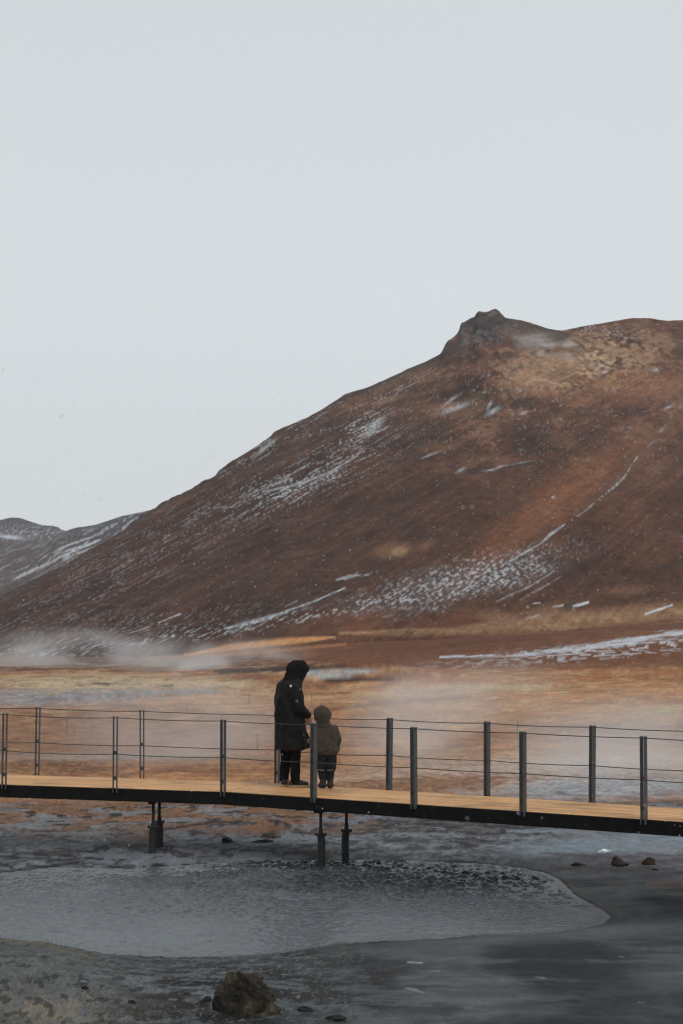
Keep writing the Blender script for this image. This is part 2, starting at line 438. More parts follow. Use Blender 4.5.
def make_ground():
    fine = np.arange(-50, 735, 1.2)
    az = np.arctan((fine - CX) / FPX)
    left = np.linspace(-math.pi, az[0], 70)[:-1]; right = np.linspace(az[-1], math.pi, 70)[1:-1]
    az = np.concatenate([left, az, right])
    rows_py = np.concatenate([np.arange(1048, 800, -1.0), np.arange(800, 654, -0.75)])
    d = HC * FPX / (rows_py - HOR)
    d = np.concatenate([np.array([0.4, 2, 4, 6, 8, 10, 12, 13.5, 14.6]), d[d < 135.5], np.linspace(136, 262, 110), np.array([280, 320, 450, 700, 1200, 2500, 6000])])
    d = np.unique(d)
    D, A = np.meshgrid(d, az, indexing='ij')
    X, Y = D * np.sin(A), D * np.cos(A)
    Z, sd, lump = ground_z(X, Y)
    px, py = project(X, Y, Z)
    behind = Y < 0.25 * D
    px = np.where(behind, 341, px); py = np.where(behind, 1100, py)
    px = np.clip(px, -900, 1600); py = np.clip(py, 600, 1200)
    me = grid_mesh('ground', X, Y, Z, wrap=True)
    # ---- soil colours
    ln = np.log(D)
    s1 = fbm(A * 26, ln * 16, 5, 41); s2 = fbm(A * 60, ln * 34, 5, 42); s3 = fbm(A * 150, ln * 80, 4, 43)
    s4 = fbm(A * 420, ln * 130, 3, 46); sl = fbm(A * 30, ln * 120, 4, 48); sl2 = fbm(A * 70, ln * 200, 3, 49)
    w1 = fbm(X * 0.55, Y * 0.4, 5, 44); w2 = fbm(X * 2.4, Y * 1.3, 5, 45); w3 = fbm(X * 7, Y * 4, 4, 47); w4 = fbm(X * 18, Y * 9, 3, 50)
    wl = fbm(X * 0.8 + Y * 0.1, Y * 2.2, 5, 51); wl2 = fbm(X * 2.2 + Y * .2, Y * 6.0, 4, 52)
    z1 = fbm(X * 0.45, Y * 0.45, 4, 71); z2 = fbm(X * 1.2, Y * 1.1, 4, 72); z3 = fbm(X * 3.5, Y * 2.6, 4, 73)
    P = Paint(px, py, alb(162, 114, 80))
    # plain behind the bridge
    P.mix(sstep(-0.05, 0.25, s1) * 0.7, alb(188, 133, 88))
    P.mix(sstep(0.03, 0.3, -s1) * 0.6, alb(128, 80, 54))
    P.mix(sstep(0.08, 0.25, sl) * 0.32, alb(196, 150, 104))
    P.mix(sstep(0.08, 0.25, -sl) * 0.32, alb(124, 82, 60))
    P.mix(sstep(0.12, 0.3, s2) * 0.5, alb(178, 144, 108))
    P.mix(sstep(0.14, 0.3, -s2) * 0.5, alb(108, 76, 58))
    P.mix(P.ell(560, 652, 260, 15, 2, 0.5, s2, 0.8) * 0.85, alb(114, 70, 48))
    P.mix(P.ell(350, 655, 130, 11, 0, 0.5, s2, 0.8) * 0.75, alb(112, 71, 50))
    P.mix(P.ell(600, 676, 200, 8, 1, 0.5, s2, 0.9) * 0.5, alb(140, 90, 62))
    P.mix(P.ell(110, 662, 200, 9, 0, 0.5, s2, 0.8) * 0.85, alb(92, 68, 57))
    P.mix(P.ell(560, 697, 150, 20, 1, 0.6, s2, 1.0) * 0.5, alb(194, 136, 88))
    P.mix(P.ell(470, 688, 80, 3.5, 2, 0.6, s3, 1.2) * 0.8, alb(192, 164, 126))
    P.mix(P.ell(420, 694, 120, 2, 2, 0.6, s3, 1.4) * 0.6, alb(176, 150, 118))
    P.mix(P.ell(665, 712, 28, 6, 0, 0.6, s3, 1.6) * 0.6, alb(178, 164, 122))
    P.mix(P.ell(560, 700, 120, 14, 0, 0.8) * sstep(0.22, 0.34, s3) * 0.6, alb(172, 164, 132))
    P.mix(P.ell(620, 735, 120, 9, 0, 0.6, s3, 1.0) * 0.5, alb(110, 80, 64))
    P.mix(P.ell(90, 684, 100, 8, 0, 0.6, s3, 1.1) * 0.8, alb(196, 176, 142))
    P.mix(P.ell(215, 684, 45, 3.5, 0, 0.6, s3, 1.1) * 0.8, alb(198, 172, 132))
    P.mix(P.ell(250, 700, 120, 7, 0, 0.6, s3, 0.9) * 0.6, alb(192, 148, 108))
    P.mix(P.ell(50, 698, 95, 8, 1, 0.6, s2 + s3, 0.8) * 0.85, alb(150, 152, 156))
    P.mix(P.ell(160, 692, 75, 3, 1, 0.6, s3, 1.2) * 0.7, alb(132, 134, 138))
    P.mix(P.ell(120, 690, 150, 14, 0, 0.8) * sstep(0.25, 0.35, s3) * 0.7, alb(84, 72, 62))
    P.mix(P.ell(100, 684, 10, 1.5, 0, 0.5, s3, 0.8) * 0.9, alb(70, 62, 54)); P.mix(P.ell(168, 686, 6, 1.2, 0, 0.5, s3, 0.8) * 0.9, alb(70, 62, 54))
    P.mix(P.line([(220, 673), (300, 668), (345, 667)], [1.2, 2.6, 1.2], s3, 0.5) * 0.9, alb(66, 54, 48))
    P.mix(P.line([(292, 675), (335, 673.5), (372, 672)], [2.6, 2.4, 0.5], s3, 0.9) * 0.9, alb(180, 188, 190))
    P.mix(P.line([(285, 679), (350, 679.5), (405, 679)], [1.0, 1.5, 0.2], s3, 0.7) * 0.9, alb(60, 42, 34))
    P.mix(P.line([(275, 716), (380, 703), (470, 697)], [2.5, 2.5, 1.5], s3, 0.9) * 0.65, alb(114, 76, 58))
    P.mix(P.ell(120, 740, 190, 28, 0, 0.6, s2, 0.8) * 0.8, alb(140, 106, 88))
    P.mix(P.ell(110, 757, 130, 4, 0, 0.6, s3, 1.0) * 0.65, alb(160, 146, 136))
    P.mix(P.ell(40, 768, 60, 6, 0, 0.6, s3, 1.1) * 0.65, alb(110, 78, 58))
    P.mix(P.ell(30, 766, 50, 6, 0, 0.8) * sstep(0.15, 0.3, s4 + .5 * s3) * 0.6, alb(160, 128, 84))
    P.mix(P.ell(540, 770, 190, 14, 2, 0.6, s2, 0.6) * 0.75, alb(186, 168, 154))
    P.mix(P.ell(610, 787, 120, 12, 2, 0.6, s2, 0.6) * 0.85, alb(164, 168, 172))
    P.mix(P.ell(430, 783, 95, 7, 3, 0.5, s3, 1.0) * 0.75, alb(132, 90, 64))
    P.mix(P.ell(655, 776, 40, 4, 3, 0.6, s3, 1.0) * 0.5, alb(146, 108, 82))
    # shore zone under and before the bridge
    mud = sstep(806, 834, py + s2 * 34 + s3 * 12 + np.where(px > 330, 16, 0))
    P.mix((1 - mud) * sstep(788, 800, py) * (px < 400) * 0.7, alb(140, 100, 72))
    P.mix(mud * 0.97, alb(98, 101, 107))
    zone = sstep(798, 808, py) * (1 - sstep(872, 882, py))
    P.mix(zone * sstep(0.02, 0.14, z2 + 0.4 * z3) * 0.8, alb(114, 119, 125))
    P.mix(zone * sstep(0.12, 0.2, z3 + 0.3 * z1) * 0.55, alb(124, 128, 132))
    P.mix(zone * sstep(0.20, 0.30, -z2 + 0.4 * z3) * 0.8, alb(66, 62, 62))
    P.mix(zone * sstep(0.14, 0.2, -z3 - 0.4 * z2) * 0.9, alb(40, 37, 37))
    P.mix(zone * sstep(0.14, 0.24, z1 + 0.5 * z3) * (1 - sstep(830, 850, py)) * 0.5, alb(104, 84, 72))
    P.mix(zone * (1 - sstep(0.02, 0.05, np.abs(z2 - 0.03 + 0.15 * z3))) * 0.75, alb(38, 35, 36))
    P.mix(zone * (px < 380) * sstep(-0.02, 0.10, -z2 + 0.6 * z3 + .4 * s1) * (1 - sstep(818, 838, py + z2 * 20)) * 0.85, alb(126, 93, 70))
    P.mix(P.ell(470, 822, 130, 7, 3, 0.4, w2 + w3, 0.9) * 0.85, alb(46, 43, 43))
    P.mix(P.ell(470, 822, 130, 8, 3, 0.6) * sstep(0.12, 0.2, wl2) * 0.7, alb(120, 110, 100))
    P.mix(P.ell(640, 841, 120, 12, 4, 0.6, w1, 0.5) * 0.95, alb(116, 125, 133))
    P.mix(P.ell(600, 868, 150, 12, 3, 0.6, w1, 0.7) * 0.75, alb(78, 74, 75))
    P.mix(P.line([(540, 853), (585, 856), (640, 857)], [0.8, 2.2, 0.8], w3, 1.0) * 0.7, alb(56, 54, 56))
    # dark wet mud round the right end and in front
    front = sstep(884, 905, py + np.where(px > 540, 14, 0))
    P.mix(front, alb(36, 35, 36))
    P.mix(sstep(876, 892, py + w1 * 20) * sstep(470, 540, px) * 0.9, alb(37, 38, 40))
    P.mix(front * sstep(0.03, 0.3, w1 + 0.25 * w2) * 0.6, alb(46, 48, 50))
    P.mix(front * sstep(0.12, 0.3, wl + 0.3 * w2) * 0.42, alb(66, 71, 74))
    P.mix(front * sstep(0.05, 0.5, -w1 + .3 * w2) * 0.45, alb(34, 32, 33))
    P.mix(P.ell(600, 932, 130, 7, 4, 0.7, w1, 0.6) * 0.65, alb(78, 85, 87))
    P.mix(P.ell(350, 1003, 200, 36, 0, 0.6, w2, 0.7) * sstep(0.02, 0.16, wl2 * .7 + w2 * .6) * 0.65, alb(76, 82, 87))
    P.mix(P.ell(500, 980, 220, 30, 6, 0.7, w2, 0.7) * sstep(0.08, 0.22, wl + w2 * .3) * 0.5, alb(74, 80, 83))
    P.mix(P.ell(130, 995, 200, 34, 4, 0.5, w2, 0.9) * sstep(-0.08, 0.14, w2 * .7 + 0.5 * wl2) * 0.85, alb(100, 106, 112))
    P.mix(P.ell(5, 985, 120, 46, 10, 0.6, w1 + w2, 0.6) * 0.75, alb(102, 103, 101))
    P.mix(P.ell(20, 1012, 130, 20, 0, 0.6, w2, 0.9) * sstep(-0.30, 0.30, w2 * .7 + w3 * .5) * 0.8, alb(126, 113, 95))
    P.mix(P.line([(-20, 936), (40, 943), (95, 958)], [4, 3, 1.5], w2, 0.9) * 0.7, alb(90, 84, 60))
    leftbank = front * sstep(440, 260, px)
    P.mix(leftbank * sstep(0.14, 0.24, w3) * 0.75, alb(40, 38, 38))
    P.mix(leftbank * sstep(0.16, 0.26, -w3 + .4 * w4) * 0.45, alb(112, 114, 114))
    P.mix(leftbank * sstep(0.20, 0.28, w4) * 0.6, alb(44, 41, 39))
    P.mix(leftbank * sstep(0.30, 0.36, -w4) * 0.6, alb(140, 138, 132))
    P.mix(front * sstep(0.60, 0.68, wl2 + 0.4 * w3 + .4 * w2) * 0.6, alb(120, 126, 130))
    P.mix(P.line([(405, 988), (415, 990), (424, 993)], [0.6, 1.2, 0.6], w3, 1.2) * 0.7, alb(130, 136, 138))
    P.mix(P.line([(408, 962), (422, 963)], [0.7, 0.7], w3, 1.0) * 0.8, alb(150, 156, 158))
    P.mix(P.line([(560, 966), (600, 968)], [2.5, 1.5], w3, 1.0) * 0.5, alb(36, 35, 36))
    # dark rim of the pond
    P.mix((1 - sstep(0.0, 0.10 + 0.08 * w2, sd)) * (sd > 0) * np.maximum(sstep(520, 560, px) * 1.5, sstep(900, 910, py)) * 0.65 * (0.3 + 0.7 * sstep(-0.2, 0.15, wl)), alb(42, 39, 39))
    P.mix(P.line([(-10, 874), (30, 868), (70, 864)], [1.2, 1.8, 0.6], w2, 0.8) * 0.85, alb(40, 38, 38))
    P.mix(P.line([(0, 856), (70, 861), (130, 868)], [0.9, 1.2, 0.7], w2, 0.9) * 0.75, alb(50, 48, 49))
    P.mix(P.line([(160, 830), (215, 822), (262, 823)], [1.0, 1.6, 0.8], w2 + w3, 0.9) * 0.9, alb(38, 36, 37))
    P.mix(P.line([(240, 851), (290, 846)], [1.0, 1.0], w2 + w3, 0.9) * 0.8, alb(44, 42, 43))
    P.mix(P.line([(648, 884), (700, 885)], [3, 4], w2, 0.8) * 0.7, alb(112, 78, 46))
    P.mix(P.ell(605, 851, 6, 1.0, 0, 0.4, w3, 0.8), alb(205, 210, 214))
    band = 0.5 * (1 - sstep(700, 735, py)) * sstep(655, 668, py)
    P.mix(band * sstep(0.10, 0.2, s2 + 0.5 * s3) * 0.5, alb(196, 170, 132))
    P.mix(band * sstep(0.12, 0.2, -s2 + 0.5 * s3) * 0.5, alb(112, 72, 50))
    P.mix(band * sstep(0.16, 0.24, sl2 + .5 * s2) * (1 - sstep(200, 330, px)) * 0.6, alb(150, 148, 146))
    P.mix(P.line([(215, 671), (300, 668), (345, 668)], [1.2, 2.4, 1.2], s3, 0.35) * 0.9, alb(62, 52, 47))
    P.mix(P.line([(296, 675), (345, 673), (382, 672)], [2.4, 2.8, 0.8], s3, 0.7) * 0.85, alb(170, 176, 177))
    P.mix(P.line([(290, 679.5), (350, 680), (400, 679)], [1.0, 1.4, 0.4], s3, 0.5) * 0.9, alb(58, 42, 35))
    paint_foot(P, s2, s3, s3 + 0.3 * s4)
    grain = 1 + 0.34 * s4 * (1 - 0.7 * front) + 0.35 * s3 * (1 - 0.5 * front) + (0.2 + 0.4 * sstep(420, 200, px)) * w4 * front + 0.3 * w3 * sstep(830, 900, py)
    P.c = P.c * np.clip(grain, 0.45, 1.6)[..., None]
    set_col(me, np.clip(P.c, 0.005, 0.9))
    wet = sstep(800, 850, py + s2 * 20) * np.where(behind, 0, 1)
    rough = 0.95 - wet * (0.22 + 0.22 * sstep(-0.2, 0.3, w1))
    rough = rough + 0.3 * sstep(930, 1000, py) * sstep(420, 150, px) * wet
    slick = front * sstep(200, 420, px) + sstep(840, 870, py) * sstep(480, 540, px)
    rough = rough - 0.09 * np.clip(slick, 0, 1) * sstep(-0.25, 0.2, w1 + 0.5 * wl)
    set_f(me, np.clip(rough, 0.34, 0.95), 'rough')
    set_f(me, np.clip(0.9 - 0.72 * np.clip(slick, 0, 1) - 0.35 * wet, 0.12, 0.95), 'grit')
    o = link('ground', me, M['ground'])
    tag(o, 'ochre and grey geothermal ground with wet mud in front', kind='structure')

make_ground()

# ================================================================== MUD POND
def make_pond():
    xs = [p.x for p in POND_W]; ys = [p.y for p in POND_W]
    x = np.arange(min(xs) - 0.2, max(xs) + 0.25, 0.022); y = np.arange(min(ys) - 0.2, max(ys) + 0.3, 0.035)
    X, Y = np.meshgrid(x, y)
    px, py = project(X, Y, np.zeros_like(X))
    w1 = fbm(X * 0.6, Y * 0.6, 4, 61); w2 = fbm(X * 4.5, Y * 5.5, 3, 62); w3 = fbm(X * 11, Y * 14, 3, 63)
    P = Paint(px, py, (0, 0, 0))
    churn = P.ell(400, 868, 195, 17, 3, 0.8, w1, 0.7) + 0.45 * P.ell(370, 890, 250, 20, 2, 0.8, w1, 0.5) + 0.12
    churn = np.clip(churn, 0, 1)
    sd = pond_sd(X, Y)
    Z = 0.009 * w2 + 0.008 * w3 + churn * (0.045 * w2 + 0.035 * w3)
    Z = Z * (1 - sstep(-0.12, -0.01, sd))
    me = grid_mesh('mud_pond', X, Y, Z)
    c = np.array(np.broadcast_to(alb(76, 81, 87), X.shape + (3,)))
    def mix(m, rgb):
        nonlocal c
        m = np.clip(m, 0, 1)[..., None]; c = c * (1 - m) + np.asarray(rgb) * m
    mix(churn * sstep(-0.12, 0.14, w3 + .6 * w2 + churn * .12) * 0.9, alb(34, 37, 41))  # dark wave troughs of the churned water painted into the colour
    mix(sstep(0.05, 0.35, w1) * 0.4, alb(94, 99, 104)); mix(sstep(0.05, 0.3, w3 + .5 * w2) * 0.22, alb(60, 64, 69)); mix(sstep(0.1, 0.3, -w3) * 0.15, alb(96, 101, 107))  # broad tone, then light and dark of the ripples painted in
    mix((1 - sstep(0.0, 0.25, -sd)) * 0.5 * (py > 900), alb(52, 52, 54))
    set_col(me, c); set_f(me, churn, 'churn')
    o = link('mud_pond', me, M['pond'])
    tag(o, 'grey bubbling mud pond in front of the footbridge', kind='structure')
make_pond()

# ================================================================== HILLS
def hill_mesh(name, ridge, basepy, basd, ridd, px_fine, px_all, rows, rough, back=60, seed=0, power=1.0, sm=3):
    pxs = np.concatenate([np.arange(px_all[0], px_fine[0], 9.0), np.arange(px_fine[0], px_fine[1], 1.0), np.arange(px_fine[1], px_all[1], 9.0)])
    t = np.concatenate([np.linspace(0, 1, rows), 1 + np.linspace(0.01, 1, 14) ** 1.0])
    T, C = np.meshgrid(t, pxs, indexing='ij')
    pr = smooth_interp(C, ridge, sm)
    pb = smooth_interp(C, basepy, 40) + 3.5
    B = interp(C, basd); R = smooth_interp(C, ridd, 40)
    tc = np.clip(T, 0, 1)
    ps = smooth_interp(C, ridge, 55); kk = sstep(0.72, 0.99, tc); pr = ps * (1 - kk) + pr * kk
    py = pb + (np.minimum(pr, pb + 6) - pb) * tc ** power
    D = B + (R - B) * tc
    x = (C - CX) / FPX; yy = (CY - py) / FPX
    dirz = (SP + yy * CP) / (CP - yy * SP); dirx = x / (CP - yy * SP)
    over = np.clip(T - 1, 0, 1)
    D2 = D + over * back * 3
    X, Y = dirx * D2, D2
    Z = HC + dirz * D - over ** 1.6 * back * 1.3 - over * back * 0.25
    rz = fbm(X * 0.02 + 3, (Y + Z * 2) * 0.03, 5, seed) * 2.2 + fbm(X * 0.11, (Z * 1.5 + Y * 0.4) * 0.11, 4, seed + 5) * 0.7 + fbm(X * 0.5, Z * 0.8 + Y * .2, 4, seed + 9) * 0.22
    amp = rough * sstep(0.0, 0.12, tc) * (1 - 0.75 * sstep(0.9, 1.0, tc) * (over == 0))
    Z = Z + rz * amp
    return X, Y, Z, C, T

RIDGE = [(-330, 690), (-140, 660), (-60, 628), (0, 596), (35, 579), (60, 567), (100, 544), (140, 521), (165, 505), (190, 490), (215, 477), (218, 472), (228, 464), (234, 460),
         (262, 443), (274, 434), (300, 423), (330, 404), (338, 399), (345, 394), (372, 385), (400, 373), (425, 362), (440, 354), (447, 343), (458, 333), (461, 322), (474, 317), (478, 310), (498, 309),
         (503, 315), (512, 318), (530, 322), (548, 328), (562, 330), (580, 326), (604, 323), (632, 319), (650, 318), (668, 321), (690, 320), (760, 322), (860, 345), (1000, 420), (1180, 560), (1300, 640)]
def make_hill():
    ridd = [(-330, 250), (0, 290), (200, 330), (480, 350), (683, 375), (1300, 420)]
    X, Y, Z, C, T = hill_mesh('hill', RIDGE, BASE_PY, BASE_D, ridd, (-40, 725), (-330, 1290), 400, 1.0, 70, 100, 1.0, 1.3)
    # crag relief below the summit
    px, py = project(X, Y, Z)
    cr = Paint(px, py, (0, 0, 0))
    n_c = fbm(X * 0.22, Z * 0.3, 4, 140)
    crag = cr.ell(478, 330, 34, 17, 22, 0.4, n_c, 0.6) * (T <= 1.02)
    blk = fbm(X * 0.42, Z * 0.30 + Y * .1, 3, 141)
    Z = Z + crag * (1 - 0.55 * sstep(0.88, 0.98, T)) * (np.round(blk * 6) / 6 * 1.7 + 0.35 * fbm(X * 1.2, Y * 1.2, 3, 142))
    px, py = project(X, Y, Z)
    me = grid_mesh('hill', X, Y, Z)
    # ---- painting
    th = math.radians(31)
    U = X * math.cos(th) + Z * math.sin(th); V = -X * math.sin(th) + Z * math.cos(th)   # along and across the scree runs
    st = fbm(U * 0.05, V * 0.9, 5, 151); st2 = fbm(U * 0.10, V * 1.8, 4, 152); st3 = fbm(U * 0.5, V * 2.6, 4, 153)
    b1 = fbm(X * 0.03, Z * 0.05, 5, 154); b2 = fbm(X * 0.12, Z * 0.2, 5, 155); b3 = fbm(X * 0.8, Z * 1.0, 4, 156)
    P = Paint(px, py, alb(79, 56, 47))
    P.mix(sstep(250, 560, px) * 0.75, alb(96, 64, 49))
    P.mix(sstep(0.0, 0.4, b1) * 0.45, alb(74, 52, 43))
    P.mix(sstep(0.05, 0.4, st) * 0.4, alb(112, 74, 56))
    P.mix(sstep(0.05, 0.4, -b2) * 0.35, alb(60, 44, 39))
    P.mix(sstep(600, 520, py) if False else (1 - sstep(360, 470, py)) * 0.6 * sstep(-0.2, 0.3, b2 + 0.25), alb(118, 86, 70))
    P.mix(P.ell(560, 498, 105, 17, 36, 0.7, b2 + .6 * st, 1.0) * 0.8, alb(152, 98, 66))
    P.mix(P.ell(520, 540, 90, 8, 36, 0.7, b2 + .6 * st, 1.0) * 0.6, alb(138, 90, 63))
    P.mix(P.ell(590, 520, 90, 50, 36, 0.8) * sstep(0.05, 0.25, st2 + .4 * b2) * 0.45, alb(120, 78, 56))
    P.mix(P.ell(640, 440, 70, 40, 36, 0.7, b2, 0.8) * 0.5, alb(112, 80, 64))
    P.mix(P.ell(470, 575, 260, 70, 0, 0.8, b1, 0.6) * 0.35, alb(86, 57, 43))
    och = P.ell(578, 363, 66, 22, 8, 0.6)
    P.mix(och * sstep(-0.25, 0.15, b2 + .8 * b3) * 0.9, alb(172, 134, 104)); P.mix(och * sstep(-0.04, 0.12, b3 + .4 * b2) * 0.85, alb(212, 182, 146)); P.mix(och * sstep(0.12, 0.25, -b3 + .3 * b2) * 0.6, alb(96, 70, 58))
    P.mix(P.ell(545, 372, 36, 12, 25, 0.5, b2 + .8 * b3, 1.8) * 0.55, alb(184, 144, 114))
    P.mix(P.ell(600, 350, 130, 30, 0, 0.8) * sstep(0.05, 0.22, b2 + .5 * b3) * 0.65, alb(146, 112, 90))
    P.mix(P.ell(560, 400, 200, 60, 0, 0.8) * sstep(0.08, 0.24, b2 + .4 * b3 + .3 * b1) * 0.55, alb(138, 100, 78))
    P.mix(P.ell(560, 400, 200, 60, 0, 0.8) * sstep(0.10, 0.26, -b2 + .4 * b3) * 0.5, alb(62, 48, 44))
    P.mix(P.ell(555, 370, 30, 10, 20, 0.6, b2 + .8 * b3, 1.4) * 0.5, alb(176, 138, 110))
    P.mix(P.ell(640, 385, 54, 14, 0, 0.6, b2 + .4 * b3, 1.0) * 0.8, alb(150, 104, 80))
    P.mix(P.ell(630, 403, 14, 5, 0, 0.6, b3, 0.7) * 0.6, alb(128, 84, 68))
    P.mix(P.ell(612, 383, 12, 5, 0, 0.6, b3, 0.7) * 0.6, alb(160, 120, 84))
    for (a, b, c, d, g, s) in ((445, 407, 40, 4, 5, .6), (465, 412, 22, 5, 10, .55), (400, 397, 35, 3, 12, .5), (440, 447, 20, 5, 12, .55), (560, 440, 18, 6, -20, .5), (395, 551, 18, 7, 8, .9), (425, 545, 10, 4, 20, .5), (300, 553, 16, 3, 10, .3), (630, 590, 22, 4, 4, .45), (655, 470, 20, 8, 30, .3)):
        P.mix(P.ell(a, b, c, d, g, 0.6, b3 * 0.6 + b2 * .6, 0.9) * s, alb(140, 104, 80))
    P.mix(P.ell(398, 551, 9, 4, 8, 0.6, b3, 0.9) * 0.7, alb(178, 142, 108))
    # grey rocks
    crag = P.ell(479, 327, 36, 16, 24, 0.35, b2 + .6 * b3, 1.0)
    P.mix(crag * 0.9, alb(80, 75, 76)); P.mix(crag * sstep(-0.02, 0.08, b3 + .5 * b2) * 0.85, alb(44, 42, 43)); P.mix(crag * sstep(0.04, 0.12, -b3 + .3 * b2) * 0.7, alb(124, 116, 114))
    P.mix(P.ell(530, 333, 40, 7, -8, 0.6, b2, 0.7) * 0.7, alb(92, 82, 78))
    for (a, b, c, d, s) in ((492, 409, 10, 5, .7), (524, 404, 11, 6, .6), (505, 355, 12, 5, .6), (480, 470, 16, 4, .6), (520, 466, 20, 3, .5), (545, 436, 6, 3, .5), (570, 606, 12, 3, .9), (670, 565, 14, 3, .4)):
        P.mix(P.ell(a, b, c, d, 8, 0.5, b3, 0.9) * s, alb(52, 48, 48))
    P.mix(P.line([(440, 356), (452, 345), (474, 324), (500, 318), (530, 325), (565, 333)], [1, 4, 6, 4, 3, 1], b2 + b3, 1.6) * 0.75, alb(78, 70, 69))
    P.mix(P.line([(330, 406), (400, 375), (440, 356)], [2, 3, 3], b2 + b3, 1.6) * 0.6, alb(66, 58, 56))
    ridge_rock = (1 - sstep(0.0, 0.05, 1 - T)) * (px < 450) * sstep(0.0, 0.3, b2 + b3 * 0.6)
    P.mix(ridge_rock * 0.7, alb(66, 60, 58))
    # foot of the hill: tan and orange aprons
    paint_foot(P, b2, b3, b3)
    P.mix(P.ell(500, 618, 20, 6, -10, 0.6, b3, 0.9) * 0.7, alb(150, 112, 86))
    P.mix(P.ell(545, 612, 22, 7, 14, 0.6, b3, 0.9) * 0.65, alb(150, 114, 88))
    # snow lying in the runs
    S = np.zeros_like(px)
    def add(m, s=1.0):
        nonlocal S
        S = np.maximum(S, np.clip(m, 0, 1) * s)
    # runs of snow: fine threads down the scree, broken at the size of single stones
    t1 = fbm(U * 0.16, V * 2.8, 4, 161); t2 = fbm(U * 0.6, V * 5.0, 3, 162); brk = fbm(X * 2.2, Z * 2.6, 3, 163); mid = fbm(X * 0.35, Z * 0.6, 4, 164)
    thread = sstep(0.14, 0.30, 0.8 * t1 + 0.6 * brk + 0.5 * mid)
    dab = sstep(0.13, 0.24, t2 + 0.5 * brk + 0.2 * mid)
    spot = sstep(0.22, 0.34, brk + 0.3 * t2 + 0.25 * mid)
    add(P.ell(300, 482, 95, 20, 24, 0.8, mid, 0.9) * thread, 0.8)
    add(P.ell(300, 487, 40, 8, 24, 0.8, mid, 0.9) * sstep(0.03, 0.2, .8 * t1 + .6 * brk), 0.85)
    add(P.ell(215, 512, 70, 11, 27, 0.8, mid, 0.9) * thread, 0.55)
    add(P.ell(365, 428, 24, 11, 30, 0.6, mid, 0.9) * sstep(0.05, 0.2, .8 * t1 + .6 * brk), 0.9)
    add(P.ell(374, 427, 12, 4, 40, 0.6, brk, 0.9), 0.9)
    add(P.ell(275, 441, 75, 8, 30, 0.8, mid, 0.9) * thread, 0.7)
    add(P.ell(266, 447, 13, 1.8, 40, 0.6, brk, 1.0), 0.75)
    add(P.ell(320, 432, 24, 3, 18, 0.7, brk, 1.2) * spot, 0.9)
    add(P.ell(395, 392, 50, 6, 26, 0.8, mid, 0.9) * thread, 0.45)
    add(P.ell(120, 568, 160, 32, 31, 0.9, mid, 0.6) * thread, 0.26)
    add(P.ell(60, 590, 120, 18, 31, 0.9) * thread, 0.2)
    add(P.line([(262, 492), (300, 484), (330, 472), (357, 456)], [0.6, 1.4, 1.2, 0.8], brk, 1.2), 0.8)
    add(P.line([(240, 498), (275, 484), (310, 463)], [0.6, 0.9, 0.6], brk, 1.3), 0.6)
    add(P.line([(228, 628), (262, 619.5), (286, 612)], [1.2, 2.2, 1.2], brk, 1.0), 0.95)
    add(P.line([(284, 612), (312, 602), (345, 588)], [0.9, 0.8, 0.8], brk, 0.7), 0.95)
    add(P.ell(262, 621, 40, 4.5, 16, 0.7) * dab, 0.9)
    add(P.line([(159, 622.5), (180, 614)], [0.5, 0.7], brk, 0.4), 0.95)
    add(P.line([(130, 633), (150, 627)], [0.6, 0.6], brk, 1.0), 0.6)
    add(P.line([(336, 580), (350, 576.5), (360, 575)], [0.8, 1.8, 0.8], brk, 1.2), 0.95)
    add(P.line([(345, 580), (358, 572)], [0.5, 0.5], brk, 1.2), 0.8)
    add(P.line([(286, 606), (297, 601)], [0.5, 0.7], brk, 1.0), 0.6)
    add(P.line([(-20, 658), (60, 652), (130, 643), (240, 629), (350, 607), (470, 590)], [9, 8, 7, 5, 5, 5], mid, 0.9, 0.8) * sstep(0.16, 0.32, t2 + .7 * brk + .3 * mid), 0.7)
    add(P.ell(90, 642, 150, 20, 9, 0.8, mid, 0.8) * sstep(0.18, 0.34, t2 + .7 * brk + .3 * mid), 0.4)
    add(P.ell(455, 584, 96, 17, 14, 0.5, mid, 0.9) * sstep(0.06, 0.26, t2 + 0.8 * brk + .4 * mid), 0.75)
    add(P.ell(465, 582, 90, 15, 14, 0.8, mid + brk, 1.0), 0.16)
    add(P.ell(490, 577, 52, 11, 13, 0.5, mid, 0.9) * sstep(0.0, 0.2, t2 + 0.8 * brk), 0.85)
    add(P.ell(400, 597, 45, 7, 13, 0.6, mid, 0.9) * sstep(0.05, 0.17, t2 + 0.7 * brk + .3 * mid), 0.88)
    add(P.ell(470, 572, 90, 14, 14, 0.8) * spot, 0.7)
    add(P.line([(506, 563), (524, 553), (540, 544)], [0.6, 1.1, 0.8], brk, 1.0), 0.95)
    add(P.line([(540, 544), (550, 535), (564, 525)], [0.6, 1.5, 0.8], brk, 1.0), 0.95)
    add(P.line([(564, 525), (585, 511), (600, 498), (618, 485)], [0.5, 0.6, 0.8, 0.7], brk, 1.2) * sstep(-0.25, 0.05, brk + mid), 0.75)
    add(P.line([(600, 498), (622, 480), (630, 468), (638, 456)], [0.8, 0.9, 0.7, 0.5], brk, 1.0) * sstep(-0.25, 0.05, brk + mid), 0.8)
    add(P.line([(640, 455), (655, 440), (672, 416), (690, 398)], [0.5, 0.8, 1.3, 1.3], brk, 1.3) * sstep(-0.05, 0.2, brk + mid), 0.35)
    P.mix(P.line([(600, 500), (640, 457), (690, 398)], [2, 4, 6], b3, 0.8) * 0.4, alb(128, 98, 82))
    add(P.line([(496, 602), (510, 595), (527, 588), (555, 571)], [0.6, 0.9, 0.7, 0.4], brk + mid, 1.8, 0.9), 0.7)
